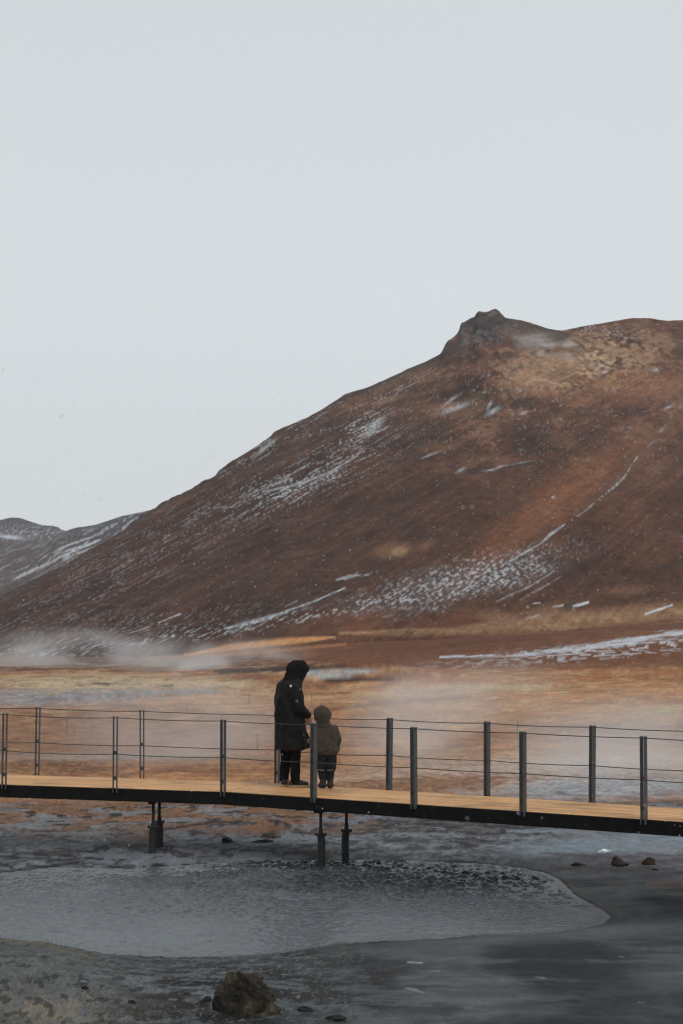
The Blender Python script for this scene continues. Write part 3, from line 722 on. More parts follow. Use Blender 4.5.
    add(P.line([(520, 600), (545, 586), (560, 577)], [0.5, 0.7, 0.4], brk + mid, 2.0, 0.9), 0.6)
    for (a, b, r, q, g) in ((450, 401, 10, 1.2, 38), (461, 470, 5, 1.5, 30), (493, 411, 8, 2.4, 30), (489, 406, 5, 1.5, 60), (524, 413, 4, 1.4, 20), (490, 470, 7, 0.8, 10), (503, 466, 6, 0.8, 10), (520, 463, 10, 0.7, 10),
                            (605, 372, 5, 1.1, 25), (655, 370, 4, 1.5, 0), (669, 407, 4, 1.4, 20), (553, 497, 2, 1.2, 30), (430, 455, 8, 1.0, 20), (366, 575, 4, 0.8, 10), (600, 367, 8, 0.7, 35), (455, 408, 16, 2.5, 20)):
        add(P.ell(a, b, r, q, g, 0.6, brk, 1.4), 0.8)
    add(P.ell(520, 400, 150, 50, 0, 0.9) * sstep(0.40, 0.48, brk + 0.4 * mid), 0.45)
    add(P.ell(595, 330, 60, 7, -8, 0.7) * spot * (px > 555), 0.5)
    add(sstep(0.52, 0.6, fbm(X * 2.4, Z * 2.8, 2, 171) + 0.3 * mid), 0.35)     # scattered dabs
    P.c = P.c * np.clip(0.95 + 0.28 * brk + 0.3 * b3 + 0.2 * t2 + 0.36 * st + 0.3 * t1 + 0.3 * b2, 0.45, 1.6)[..., None]
    S = S * (0.40 + 0.60 * sstep(-0.18, 0.14, brk + 0.5 * b3)) * 0.9
    P.mix(S, (0.66, 0.69, 0.73))
    set_col(me, np.clip(P.c, 0.005, 0.9))
    tag(link('hill', me, M['hill']), 'steep reddish brown volcanic hill streaked with snow', kind='structure')
make_hill()

def make_far(name, ridge, basepy, dist, fine, allp, seed, snowy, label):
    bd, rd = dist
    X, Y, Z, C, T = hill_mesh(name, ridge, basepy, [(-999, bd), (999, bd)], [(-999, rd), (999, rd)], fine, allp, 130, 1.4, 120, seed)
    px, py = project(X, Y, Z)
    me = grid_mesh(name, X, Y, Z)
    th = math.radians(30)
    U = X * math.cos(th) + Z * math.sin(th); V = -X * math.sin(th) + Z * math.cos(th)
    st = fbm(U * 0.09, V * 0.9, 5, seed + 1); b = fbm(X * 0.05, Z * 0.09, 5, seed + 2); b3 = fbm(X * 0.7, Z * 0.9, 4, seed + 3)
    P = Paint(px, py, alb(88, 76, 74))  # rock colours greyed, so part of the distance haze is painted in
    P.mix(sstep(-0.1, 0.3, b) * 0.5, alb(70, 64, 65))
    P.mix((1 - sstep(525, 555, py + b * 14)) * 0.7, alb(82, 82, 86))
    snowy(P, st, b, b3)
    set_col(me, np.clip(P.c, 0.005, 0.9))
    tag(link(name, me, M['hill']), label, kind='structure')

def snow_a(P, st, b, b3):
    P.mix(P.ell(110, 540, 75, 16, 24, 0.7) * sstep(0.04, 0.22, st + b3 * .7) * 0.6, (0.62, 0.65, 0.69))
    P.mix(P.line([(-10, 588), (18, 577), (45, 565), (75, 550), (100, 540)], [2.2, 1.4, 0.9, 0.9, 0.6], b3 + st, 1.8) * 0.75, (0.72, 0.75, 0.79))
    P.mix(P.ell(60, 550, 30, 12, 20, 0.7) * sstep(0.0, 0.25, st) * 0.6, (0.62, 0.65, 0.69))
def snow_b(P, st, b, b3):
    P.mix(P.ell(20, 533, 60, 7, 0, 0.7) * sstep(0.0, 0.22, b3) * 0.5, (0.6, 0.63, 0.67))
    P.mix(P.ell(10, 537, 14, 1.5, -6, 0.6, b3, 0.8) * 0.8, (0.7, 0.73, 0.77))
    P.mix(P.ell(5, 565, 40, 18, 20, 0.7) * sstep(0.12, 0.3, st) * 0.5, (0.6, 0.63, 0.67))
make_far('hill_snowy', [(-150, 640), (-60, 612), (0, 590), (30, 566), (45, 548), (58, 534), (75, 528), (95, 525), (120, 517), (142, 512), (180, 503), (240, 500), (300, 520), (400, 600)],
         [(-999, 640), (999, 640)], (430, 620), (-20, 260), (-150, 400), 300, snow_a, 'snow streaked hill behind the left flank of the brown hill')
make_far('hill_far', [(-260, 600), (-140, 560), (-60, 533), (-20, 523), (0, 520), (12, 517), (20, 518), (34, 523), (52, 529), (70, 534), (110, 552), (180, 590), (240, 620)],
         [(-999, 636), (999, 636)], (620, 860), (-30, 160), (-260, 240), 330, snow_b, 'dark rocky hill farthest away at the left')

# ================================================================== ROCKS
def rock(name, mat, size, seed, sub=4, amp=0.35, rough=0.12, flat=0.35, loc=(0, 0, 0), rz=0, cuts=5, skew=0.0):
    bm = bmesh.new(); bmesh.ops.create_icosphere(bm, subdivisions=sub, radius=1)
    rnd = random.Random(seed)
    planes = []
    for _ in range(cuts):
        n = Vector((rnd.uniform(-1, 1), rnd.uniform(-1, 1), rnd.uniform(-0.3, 1))).normalized(); planes.append((n, rnd.uniform(0.55, 0.85)))
    off = Vector((seed * 3.7, seed * 1.3, seed * 2.1))
    for v in bm.verts:
        p = v.co.copy()
        for n, h in planes:
            e = p.dot(n) - h
            if e > 0: p -= n * e * 0.94
        k = 1 + amp * mnoise.noise(v.co * 1.3 + off) + rough * mnoise.fractal(v.co * 4 + off, 0.9, 2.0, 4)
        p *= k
        if p.z < -flat: p.z = -flat + (p.z + flat) * 0.15
        v.co = Vector((p.x * size[0], p.y * size[1], (p.z + flat) * size[2] * (1 - skew * max(0.0, p.x + 0.2))))
    me = bpy.data.meshes.new(name); bm.to_mesh(me); bm.free()
    o = link(name, me, mat, smooth=True)
    o.location = loc; o.rotation_euler = (0, 0, rz)
    return o

def ground_at(px, py):
    p = at_z(px, py, 0.05)
    for _ in range(4):
        z, _, _ = ground_z(np.array([[p.x]]), np.array([[p.y]])); p = at_z(px, py, float(z[0, 0]))
    return p

g = ground_at(243, 1012)
b = rock('boulder', M['rock'], (0.275, 0.26, 0.36), 11, 5, 0.25, 0.19, 0.3, g - Vector((0, 0, 0.04)), 0.0, 7, 0.22)
tag(b, 'brown lichen crusted boulder on the mud in the foreground', 'boulder')
small = [
    ('stone', 'darkstone', (306, 1010), (.075, .06, .028), 21, 'dark pebble on the mud right of the big boulder'),
    ('stone', 'darkstone', (336, 1019), (.09, .07, .03), 22, 'dark stone at the bottom edge right of the boulder'),
    ('stone', 'darkstone', (262, 842), (.17, .10, .035), 23, 'flat dark slab on the mud left of the bridge legs'),
    ('stone', 'darkstone', (228, 842), (.10, .07, .06), 24, 'dark lump between the two pairs of bridge legs'),
    ('clod', 'clod', (619, 865), (.15, .11, .09), 25, 'largest brown clod on the grey mud at right'),
    ('clod', 'clod', (649, 864), (.09, .08, .07), 26, 'small round brown clod right of the largest clod'),
    ('clod', 'clod', (578, 865), (.10, .07, .035), 27, 'low dark brown clod left of the largest clod'),
    ('hummock', 'hummock', (270, 837), (.17, .14, .055), 28, 'small yellowish mud hummock behind the flat dark slab'),
    ('stone', 'darkstone', (655, 870), (.05, .04, .02), 29, 'tiny dark pebble below the small round clod'),
    ('stone', 'darkstone', (207, 1001), (.05, .045, .035), 30, 'small grey stone left of the boulder'),
    ('stone', 'darkstone', (132, 1003), (.035, .03, .025), 31, 'tiny dark pebble on the pale bank at lower left'),
    ('stone', 'darkstone', (85, 989), (.035, .03, .025), 32, 'tiny dark pebble highest on the pale bank'),
]
for nm, mk, (px_, py_), sz, sd_, lb in small:
    o = rock(nm, M[mk], sz, sd_, 3, 0.35, 0.18, 0.3, ground_at(px_, py_) - Vector((0, 0, 0.005)), sd_ * 0.7)
    tag(o, lb, nm)
o = rock('snow_lump', M['snow'], (.065, .05, .022), 40, 3, 0.3, 0.2, 0.2, ground_at(604, 851), 0.3)
tag(o, 'small white lump of snow on the grey mud beyond the brown clods', 'snow lump')
# ================================================================== MARKER STAKES on the plain
for px_, top, bot, lb in ((518, 721, 748, 'thin stake on the orange plain behind the right half of the footbridge'),
                          (446, 715, 727, 'short thin stake on the plain above the bridge cables near the centre'),
                          (400, 667, 679, 'far stake beside the pale hot pool'),
                          (312, 694, 706, 'thin stake on the plain just right of the adult'),
                          (258, 733, 750, 'leaning thin stake on the plain left of the adult'),
                          (187, 704, 712, 'short stake beyond the left railing cables'),
                          (67, 719, 734, 'thin stake behind the leftmost span of the railing'),
                          (249, 694, 704, 'far thin stake left of the hooded adult')):
    p = ground_at(px_, bot); k = p.y / FPX
    mb = MB(); lean = 0.08 if bot == 750 else 0.015
    h = (bot - top) * k
    mb.tube([(0, 0, -0.1), (-lean * h * 0.5, 0, h * 0.5), (-lean * h, 0, h)], [0.009, 0.008, 0.007], 8)
    o = mb.build('marker_stake', M['stake'], smooth=True); o.location = p
    tag(o, lb, 'stake', 'marker stakes on the geothermal plain')

# ================================================================== FOOTBRIDGE
DZ = 0.90
K = at_z(223, 791.6, DZ)
E = at_z(683, 821.6, DZ)
L0 = at_y(0, 784.3, 27.3)
dirL = (K - L0).normalized(); dirR = (E - K).normalized()
A0 = L0 - dirL * 3.6
A2 = E + dirR * 3.6
def perp(d): v = Vector((-d.y, d.x, 0)); v.normalize(); return v
nL, nR = perp(dirL), perp(dirR)
W = 1.45
nM = (nL + nR).normalized(); nM = nM / nM.dot(nL)
def edge(o, dz=0.0):
    u = Vector((0, 0, dz)); return [A0 + nL * o + u, K + nM * o + u, A2 + nR * o + u]
bridge = empty('footbridge', (K.x, K.y, 0))
tag(bridge, 'timber footbridge with steel post and cable railings crossing above the mud pond', 'footbridge')
OFF = Vector((K.x, K.y, 0))
def loc(p): return Vector(p) - OFF

# deck: lengthwise boards, one part per straight section
rnd = random.Random(3)
bw = 0.1205; nb = 12; y0 = 0.002
for sec in (0, 1):
    mb = MB()
    for i in range(nb):
        o0 = y0 + i * bw; o1 = o0 + bw - 0.006
        la, lb_ = edge(o0), edge(o1)
        a0, a1 = la[sec], la[sec + 1]; c0, c1 = lb_[sec], lb_[sec + 1]
        L = (a1 - a0).length
        cuts = [0.0]
        first = 3.6 + (1.0 if sec == 0 else 0) if sec == 0 else 2.6
        x = first
        x = (2.3 + 0.0) if sec == 0 else 1.55 * (2 if i % 2 else 3) - 0.2
        while x < L - 0.5:
            cuts.append(x / L); x += 3.1
        cuts.append(1.0)
        for q0, q1 in zip(cuts[:-1], cuts[1:]):
            g0 = 0.0015 / L if q0 > 0 else 0.001; g1 = 0.0015 / L if q1 < 1 else 0.001
            r = rnd.random(); dz = rnd.uniform(-0.002, 0.002)
            pts = []; uv = []
            for q in (q0 + g0, q1 - g1):
                pa = a0.lerp(a1, q); pc = c0.lerp(c1, q)
                for p, z, ac in ((pa, -0.035, 0), (pc, -0.035, 1), (pc, 0, 1), (pa, 0, 0)):
                    pts.append(loc(p + Vector((0, 0, z + dz)))); uv.append((q * L + r * 40, (i + ac) * bw + r * 3, r))
            mb.hexa(pts, uv)
    mb.build('deck', M['wood'], bridge)
# side beams and inner joists
def beam(o, w, top, h, name):
    mb = MB()
    for sec in (0, 1):
        e0, e1 = edge(o - w / 2), edge(o + w / 2)
        pts = []
        for q in (sec, sec + 1):
            for e, z in ((e0, top - h), (e1, top - h), (e1, top), (e0, top)):
                pts.append(loc(e[q] + Vector((0, 0, z))))
        mb.hexa(pts)
    return mb.build(name, M['beam'], bridge, bevel=0.004)
beam(-0.024, 0.045, -0.003, 0.168, 'side_beam')
beam(W + 0.024, 0.045, -0.006, 0.168, 'side_beam')
for o in (0.38, 0.73, 1.08): beam(o, 0.07, -0.037, 0.11, 'joist')

# posts
def on_line(px, o):
    """where the railing line at that offset from the near deck edge is met in that column"""
    a, k, b = edge(o)
    for sec, (p, q) in enumerate(((a, k), (k, b))):
        d = q - p; r = (px - CX) / FPX; c = (DZ - HC) * SP
        t = (r * (p.y * CP + c) - p.x) / (d.x - r * d.y * CP)
        if -0.001 <= t <= 1.001: return p + d * t, sec
    raise ValueError(px)
rails_px = ((-0.062, [-215, -105, 4, 115, 223, 313.5, 414, 523, 644, 772, 905]), (W + 0.062, [-185, -72, 37, 142, 277, 389, 487, 592, 704, 822, 950]))
def post_parts(parent):
    """flat bars in pairs with spacers between, top bolts: built once about the local origin, x along the bridge, y across"""
    for s in (-1, 1):
        mb = MB(); mb.bar((s * 0.0250, 0, -0.055), (s * 0.0250, 0, 0.972), 0.010, 0.080, (0, 1, 0))
        mb.build('flat_bar', M['steel'], parent, bevel=0.0015)
        mb = MB(); mb.tube([(s * 0.0250, 0, 0.965), (s * 0.0250, 0, 0.992)], [0.007, 0.006], 8)
        mb.build('top_bolt', M['steel_tip'], parent, smooth=True)
    for z in (0.14, 0.48):
        mb = MB(); mb.bar((-0.020, 0, z), (0.020, 0, z), 0.03, 0.05, (0, 0, 1))
        mb.build('spacer', M['steel'], parent)
proto = empty('railing_post'); proto.parent = bridge
post_parts(proto)
def copy_tree(o, parent):
    c = o.copy(); col.objects.link(c); c.parent = parent
    for ch in list(o.children): copy_tree(ch, c)
    return c
first = True
tilt = random.Random(5)
rail = {0: [], 1: []}
for side, (o_, cols) in enumerate(rails_px):
    for px_ in cols:
        q, sec = on_line(px_, o_)
        d = (dirL, dirR)[sec]
        if px_ in (223, 277): d = (dirL + dirR).normalized()
        o = proto if first else copy_tree(proto, bridge)
        first = False
        o.location = loc(q)
        o.rotation_euler = (tilt.uniform(-0.012, 0.012), tilt.uniform(-0.012, 0.012) + (0.02 if px_ == 313.5 else 0), math.atan2(d.y, d.x))
        rail[side].append(q)
# cables
for side in (0, 1):
    for h in (0.952, 0.462):
        pts = []
        ps = rail[side]
        for a, b in zip(ps[:-1], ps[1:]):
            for k in range(6):
                t = k / 6; c = a.lerp(b, t); c.z += h - 0.022 * 4 * t * (1 - t) * (0.7 + 0.3 * math.sin(a.x * 5)); pts.append(loc(c))
        pts.append(loc(ps[-1] + Vector((0, 0, h))))
        mb = MB(); mb.tube(pts, 0.0062, 6); mb.build('railing_cable', M['cable'], bridge, smooth=True)
# support legs
def support(px_, z_top, side_n, offs):
    p, sec = on_line(px_, 0.0)
    n = (nL, nR)[sec]; d = (dirL, dirR)[sec]
    mb = MB(); a = p + n * (offs[0] - 0.12); b = p + n * (offs[1] + 0.25)
    mb.bar(loc(a + Vector((0, 0, -0.18))), loc(b + Vector((0, 0, -0.18))), 0.09, 0.05)
    mb.build('bearer', M['beam'], bridge, bevel=0.004)
    for o in offs:
        q = p + n * o
        leg = empty('support_leg'); leg.parent = bridge; leg.location = loc(Vector((q.x, q.y, 0)))
        lean = random.Random(int(px_ * 7 + o * 100)).uniform(-0.015, 0.015)
        mb = MB(); mb.tube([(0, 0, -0.5), (0, 0, 0.33), (lean, 0, 0.40)], [0.052, 0.05, 0.048], 16); mb.build('pipe', M['leg_steel'], leg, smooth=False)
        mb = MB(); mb.tube([(lean, 0, 0.39), (lean, 0, q.z - 0.20)], [0.021, 0.021], 10); mb.build('threaded_rod', M['leg_steel'], leg, smooth=True)
        mb = MB(); mb.tube([(lean, 0, 0.398), (lean, 0, 0.415)], [0.085, 0.085], 6)
        mb.tube([(lean, 0, 0.415), (lean, 0, 0.44), (lean, 0, 0.50)], [0.036, 0.034, 0.022], 6)
        for s in (-1, 1): mb.tube([(lean + s * 0.062, 0, 0.385), (lean + s * 0.062, 0, 0.43)], [0.010, 0.010], 6)
        mb.build('flange', M['leg_steel'], leg)
support(151, 0, None, (0.15, 0.80))
support(314.5, 0, None, (0.16, 0.72))
support(-130, 0, None, (0.15, 0.80))
support(800, 0, None, (0.12, 0.70))

# ================================================================== PEOPLE
def ellipsoid(mb, c, r, rot=None, n=18, m=12):
    c = Vector(c); vs = [Vector((0, 0, r[2]))]; fs = []
    for i in range(1, m):
        a = math.pi * i / m
        for k in range(n):
            q = 2 * math.pi * k / n
            vs.append(Vector((r[0] * math.sin(a) * math.cos(q), r[1] * math.sin(a) * math.sin(q), r[2] * math.cos(a))))
    vs.append(Vector((0, 0, -r[2])))
    for k in range(n):
        fs.append((0, 1 + k, 1 + (k + 1) % n))
        for i in range(m - 2):
            fs.append((1 + i * n + k, 1 + (i + 1) * n + k, 1 + (i + 1) * n + (k + 1) % n, 1 + i * n + (k + 1) % n))
        fs.append((1 + (m - 2) * n + k, len(vs) - 1, 1 + (m - 2) * n + (k + 1) % n))
    if rot is not None: vs = [rot @ v for v in vs]
    mb.add([v + c for v in vs], fs)

def limb(mb, pts, radii, n=14):
    """tapered limb with rounded ends"""
    mb.tube(pts, radii, n)
    for p, r in zip(pts, radii): ellipsoid(mb, p, (r, r, r), None, n, 8)

def loft(mb, rings, n=28):
    """rings: (z, cx, cy, depth, width)"""
    vs, fs = [], []
    for (z, cx, cy, a, b) in rings:
        for k in range(n):
            q = 2 * math.pi * k / n; ca, sa = math.cos(q), math.sin(q)
            e = 0.85
            vs.append((cx + a * math.copysign(abs(ca) ** e, ca), cy + b * math.copysign(abs(sa) ** e, sa), z))
    for i in range(len(rings) - 1):
        for k in range(n):
            fs.append((i * n + k, i * n + (k + 1) % n, (i + 1) * n + (k + 1) % n, (i + 1) * n + k))
    fs.append(tuple(range(n - 1, -1, -1))); m = (len(rings) - 1) * n; fs.append(tuple(range(m, m + n)))
    mb.add(vs, fs)

def fuse(mb, name, mat, parent, voxel=0.01, smooth=4, fold=0.0, fscale=(7, 7, 3), seed=0, cut=None, thick=0.0):
    """fuse overlapping volumes into ONE continuous skin"""
    me = bpy.data.meshes.new('tmp'); me.from_pydata(mb.v, [], mb.f)
    bm = bmesh.new(); bm.from_mesh(me); bmesh.ops.recalc_face_normals(bm, faces=bm.faces); bm.to_mesh(me); bm.free()
    t = bpy.data.objects.new('tmp', me); col.objects.link(t)
    r = t.modifiers.new('r', 'REMESH'); r.mode = 'VOXEL'; r.voxel_size = voxel
    s = t.modifiers.new('s', 'SMOOTH'); s.iterations = smooth; s.factor = 0.5
    dg = bpy.context.evaluated_depsgraph_get(); dg.update()
    out = bpy.data.meshes.new_from_object(t.evaluated_get(dg))
    bpy.data.objects.remove(t); bpy.data.meshes.remove(me)
    out.name = name
    if fold or cut:
        bm = bmesh.new(); bm.from_mesh(out); bm.normal_update()
        if fold:
            off = Vector((seed, seed * 2.3, -seed))
            for v in bm.verts:
                p = v.co
                q = Vector((p.x * fscale[0], p.y * fscale[1], p.z * fscale[2])) + off
                k = mnoise.noise(q) + 0.5 * mnoise.noise(q * 2.3 + off)
                v.co = p + v.normal * fold * k
        if cut:
            dead = [v for v in bm.verts if cut(v.co)]
            bmesh.ops.delete(bm, geom=dead, context='VERTS')
        bm.to_mesh(out); bm.free()
    out.materials.clear()
    o = link(name, out, mat, parent, smooth=True)
    if thick:
        m = o.modifiers.new('thick', 'SOLIDIFY'); m.thickness = thick; m.offset = -1
    return o

def hand(mb, wrist, d, palm_n, s=1.0, curl=0.5, side=1):
    """palm and five bent fingers; d = direction of the hand, palm_n = the side the palm faces"""
    wrist = Vector(wrist); d = Vector(d).normalized(); pn = (Vector(palm_n) - d * Vector(palm_n).dot(d)).normalized(); sd = d.cross(pn) * side
    rot = Matrix((d, sd, pn)).transposed()
    ellipsoid(mb, wrist + d * 0.05 * s, (0.052 * s, 0.042 * s, 0.018 * s), rot)
    limb(mb, [wrist - d * 0.02 * s, wrist + d * 0.03 * s], [0.026 * s, 0.026 * s], 10)
    for i, (o, L) in enumerate(((-0.030, 0.072), (-0.010, 0.084), (0.010, 0.078), (0.029, 0.060))):
        p = wrist + d * 0.088 * s + sd * o * s; L *= s
        c1 = d * math.cos(curl * 0.6) + pn * math.sin(curl * 0.6)
        c2 = d * math.cos(curl * 1.3) + pn * math.sin(curl * 1.3)
        c3 = d * math.cos(curl * 1.9) + pn * math.sin(curl * 1.9)
        q1 = p + c1 * L * 0.45; q2 = q1 + c2 * L * 0.32; q3 = q2 + c3 * L * 0.23
        limb(mb, [p - d * 0.02 * s, q1, q2, q3], [0.0095 * s, 0.009 * s, 0.0082 * s, 0.007 * s], 8)
    t0 = wrist + d * 0.03 * s - sd * 0.034 * s
    t1 = t0 + (d * 0.6 - sd * 0.75 + pn * 0.2).normalized() * 0.035 * s
    t2 = t1 + (d * 0.9 - sd * 0.2 + pn * 0.4).normalized() * 0.03 * s
    limb(mb, [t0, t1, t2], [0.013 * s, 0.011 * s, 0.009 * s], 8)

def head(mb, c, rot, s=1.0):
    c = Vector(c)
    def w(p): return c + rot @ (Vector(p) * s)
    ellipsoid(mb, w((-0.01, 0, 0.02)), (0.098 * s, 0.076 * s, 0.095 * s), rot)
    ellipsoid(mb, w((0.03, 0, -0.04)), (0.062 * s, 0.058 * s, 0.075 * s), rot)
    ellipsoid(mb, w((0.055, 0, -0.095)), (0.03 * s, 0.035 * s, 0.022 * s), rot)
    limb(mb, [w((0.085, 0, 0.005)), w((0.108, 0, -0.035))], [0.009 * s, 0.014 * s], 8)
    ellipsoid(mb, w((0.088, 0, -0.066)), (0.010 * s, 0.024 * s, 0.009 * s), rot)
    for q in (-1, 1):
        ellipsoid(mb, w((-0.005, q * 0.078, -0.01)), (0.02 * s, 0.009 * s, 0.032 * s), rot)
        ellipsoid(mb, w((0.078, q * 0.032, 0.008)), (0.012 * s, 0.014 * s, 0.010 * s), rot)

def rotY(a): return Matrix.Rotation(a, 3, 'Y')

def boot(parent, x, y, yaw, L, h, r, mat, sole=True, seed=0):
    R = Matrix.Rotation(yaw, 3, 'Z')
    def w(p): v = R @ Vector(p); return Vector((x + v.x, y + v.y, p[2]))
    mb = MB()
    limb(mb, [w((0, 0, h)), w((0, 0, 0.10)), w((-0.005, 0, 0.055))], [r, r * 0.9, r * 0.85])
    limb(mb, [w((-0.03, 0, 0.055)), w((L * 0.3, 0, 0.055)), w((L * 0.55, 0, 0.045))], [0.042, 0.045, 0.036])
    o = fuse(mb, 'boot', mat, parent, 0.009, 3, 0.003, (14, 14, 14), seed)
    if sole:
        s = MB()
        vs = []
        for z in (0.002, 0.033):
            for k in range(24):
                q = 2 * math.pi * k / 24
                ux = (L * 0.26) + math.cos(q) * (L * 0.5 + 0.008); uy = math.sin(q) * (0.046 - 0.006 * math.cos(q + 0.6))
                v = R @ Vector((ux, uy, 0)); vs.append((x + v.x, y + v.y, z))
        fs = [tuple(range(23, -1, -1)), tuple(range(24, 48))] + [(k, (k + 1) % 24, 24 + (k + 1) % 24, 24 + k) for k in range(24)]
        s.add(vs, fs); s.build('sole', M['sole'], o)

def make_adult(pos, yaw):
    root_mb = MB()
    hr = rotY(math.radians(32))
    hc = Vector((0.135, 0.02, 1.565))
    # body, one skin: legs, trunk, neck, head, arms, hands
    for s in (-1, 1):
        fx = 0.03 if s < 0 else -0.03
        limb(root_mb, [(0, s * 0.09, 0.86), (0.015 + fx * .5, s * 0.095, 0.47), (fx, s * 0.095, 0.09)], [0.075, 0.05, 0.036])
        limb(root_mb, [(fx - 0.03, s * 0.095, 0.06), (fx + 0.10, s * 0.095 , 0.05)], [0.032, 0.03])
    loft(root_mb, [(0.80, 0, 0, 0.09, 0.14), (0.95, 0, 0, 0.095, 0.15), (1.10, 0, 0, 0.085, 0.125), (1.28, 0.0, 0, 0.10, 0.15), (1.38, 0.015, 0, 0.08, 0.16), (1.43, 0.03, 0, 0.05, 0.08)])
    limb(root_mb, [(0.03, 0, 1.38), (0.07, 0, 1.45), (0.115, 0.01, 1.52)], [0.055, 0.05, 0.05])
    head(root_mb, hc, hr, 1.0)
    armR = [(0.0, -0.185, 1.36), (0.015, -0.235, 1.10), (0.20, -0.185, 0.985)]
    armL = [(0.02, 0.185, 1.36), (0.03, 0.225, 1.10), (0.235, 0.10, 0.95)]
    for a in (armR, armL): limb(root_mb, a, [0.05, 0.038, 0.028])
    hand(root_mb, armR[2], (0.55, 0.25, -0.75), (-0.5, 0.8, -0.3), 1.0, 0.55, 1)
    hand(root_mb, armL[2], (0.8, -0.3, -0.5), (-0.3, -0.9, -0.2), 1.0, 0.5, -1)
    body = fuse(root_mb, 'person', M['skin'], None, 0.0065, 2)
    body.location = pos; body.rotation_euler = (0, 0, yaw)
    tag(body, 'adult in a long black hooded coat looking down at the child on the footbridge', 'person')
    # trousers
    mb = MB()
    for s in (-1, 1):
        fx = 0.03 if s < 0 else -0.03
        limb(mb, [(0, s * 0.096, 0.86), (0.02 + fx * .5, s * 0.105, 0.47), (fx, s * 0.102, 0.10)], [0.102, 0.079, 0.064])
    loft(mb, [(0.78, 0, 0, 0.115, 0.17), (0.95, 0, 0, 0.12, 0.175), (1.0, 0, 0, 0.11, 0.16)])
    fuse(mb, 'trousers', M['trousers'], body, 0.012, 3, 0.010, (9, 9, 6), 3)
    boot(body, 0.03, -0.095, -0.45, 0.29, 0.16, 0.056, M['boot'], True, 1)
    boot(body, -0.03, 0.095, 0.75, 0.25, 0.16, 0.056, M['boot'], True, 2)
    # coat
    mb = MB()
    loft(mb, [(0.525, 0.06, 0, 0.225, 0.235), (0.62, 0.05, 0, 0.22, 0.235), (0.78, 0.025, 0, 0.195, 0.225), (0.95, 0.01, 0, 0.185, 0.215), (1.10, 0.0, 0, 0.195, 0.21),
              (1.24, -0.012, 0, 0.185, 0.215), (1.34, -0.012, 0, 0.16, 0.22), (1.42, 0.0, 0, 0.15, 0.195), (1.48, 0.03, 0, 0.13, 0.145), (1.50, 0.075, 0, 0.085, 0.085)])
    limb(mb, [(0.0, -0.165, 1.36), (0.01, -0.23, 1.12), (0.03, -0.235, 1.07), (0.19, -0.185, 0.995)], [0.088, 0.080, 0.076, 0.060])
    limb(mb, [(0.02, 0.165, 1.36), (0.02, 0.215, 1.11), (0.045, 0.21, 1.07), (0.225, 0.11, 0.965)], [0.085, 0.075, 0.072, 0.056])
    coat = fuse(mb, 'coat', M['coat'], body, 0.010, 3, 0.022, (9, 9, 4.5), 5)
    # hood, open towards the face
    mb = MB()
    ellipsoid(mb, (0.115, 0.01, 1.60), (0.155, 0.135, 0.148), hr)
    ellipsoid(mb, (0.075, 0.01, 1.53), (0.135, 0.125, 0.12), hr)
    limb(mb, [(0.19, 0.01, 1.66), (0.225, 0.01, 1.62)], [0.085, 0.08])
    loft(mb, [(1.38, 0.03, 0, 0.13, 0.15), (1.48, 0.055, 0, 0.14, 0.14), (1.56, 0.09, 0, 0.13, 0.125)])
    face = hr @ Vector((1, 0, -0.12)); fc = Vector((0.15, 0.01, 1.585))
    hood = fuse(mb, 'hood', M['hood_knit'], body, 0.010, 3, 0.010, (14, 14, 14), 8, cut=lambda p: (p - fc).normalized().dot(face.normalized()) > 0.80 and (p - fc).length > 0.05, thick=0.012)
    # small round badge on the back of the right shoulder
    bd = MB()
    c = Vector((-0.085, -0.19, 1.395)); 
    bd.tube([c, c + Vector((-0.012, -0.022, 0.008))], [0.017, 0.016], 14)
    bd.build('badge', M['patch'], coat, smooth=False)
    mb = MB(); ellipsoid(mb, hc + hr @ Vector((-0.025, 0, 0.03)), (0.098, 0.085, 0.098), hr)
    fuse(mb, 'hair', M['hair'], body, 0.012, 2, 0.006, (20, 20, 20), 4)
    return body

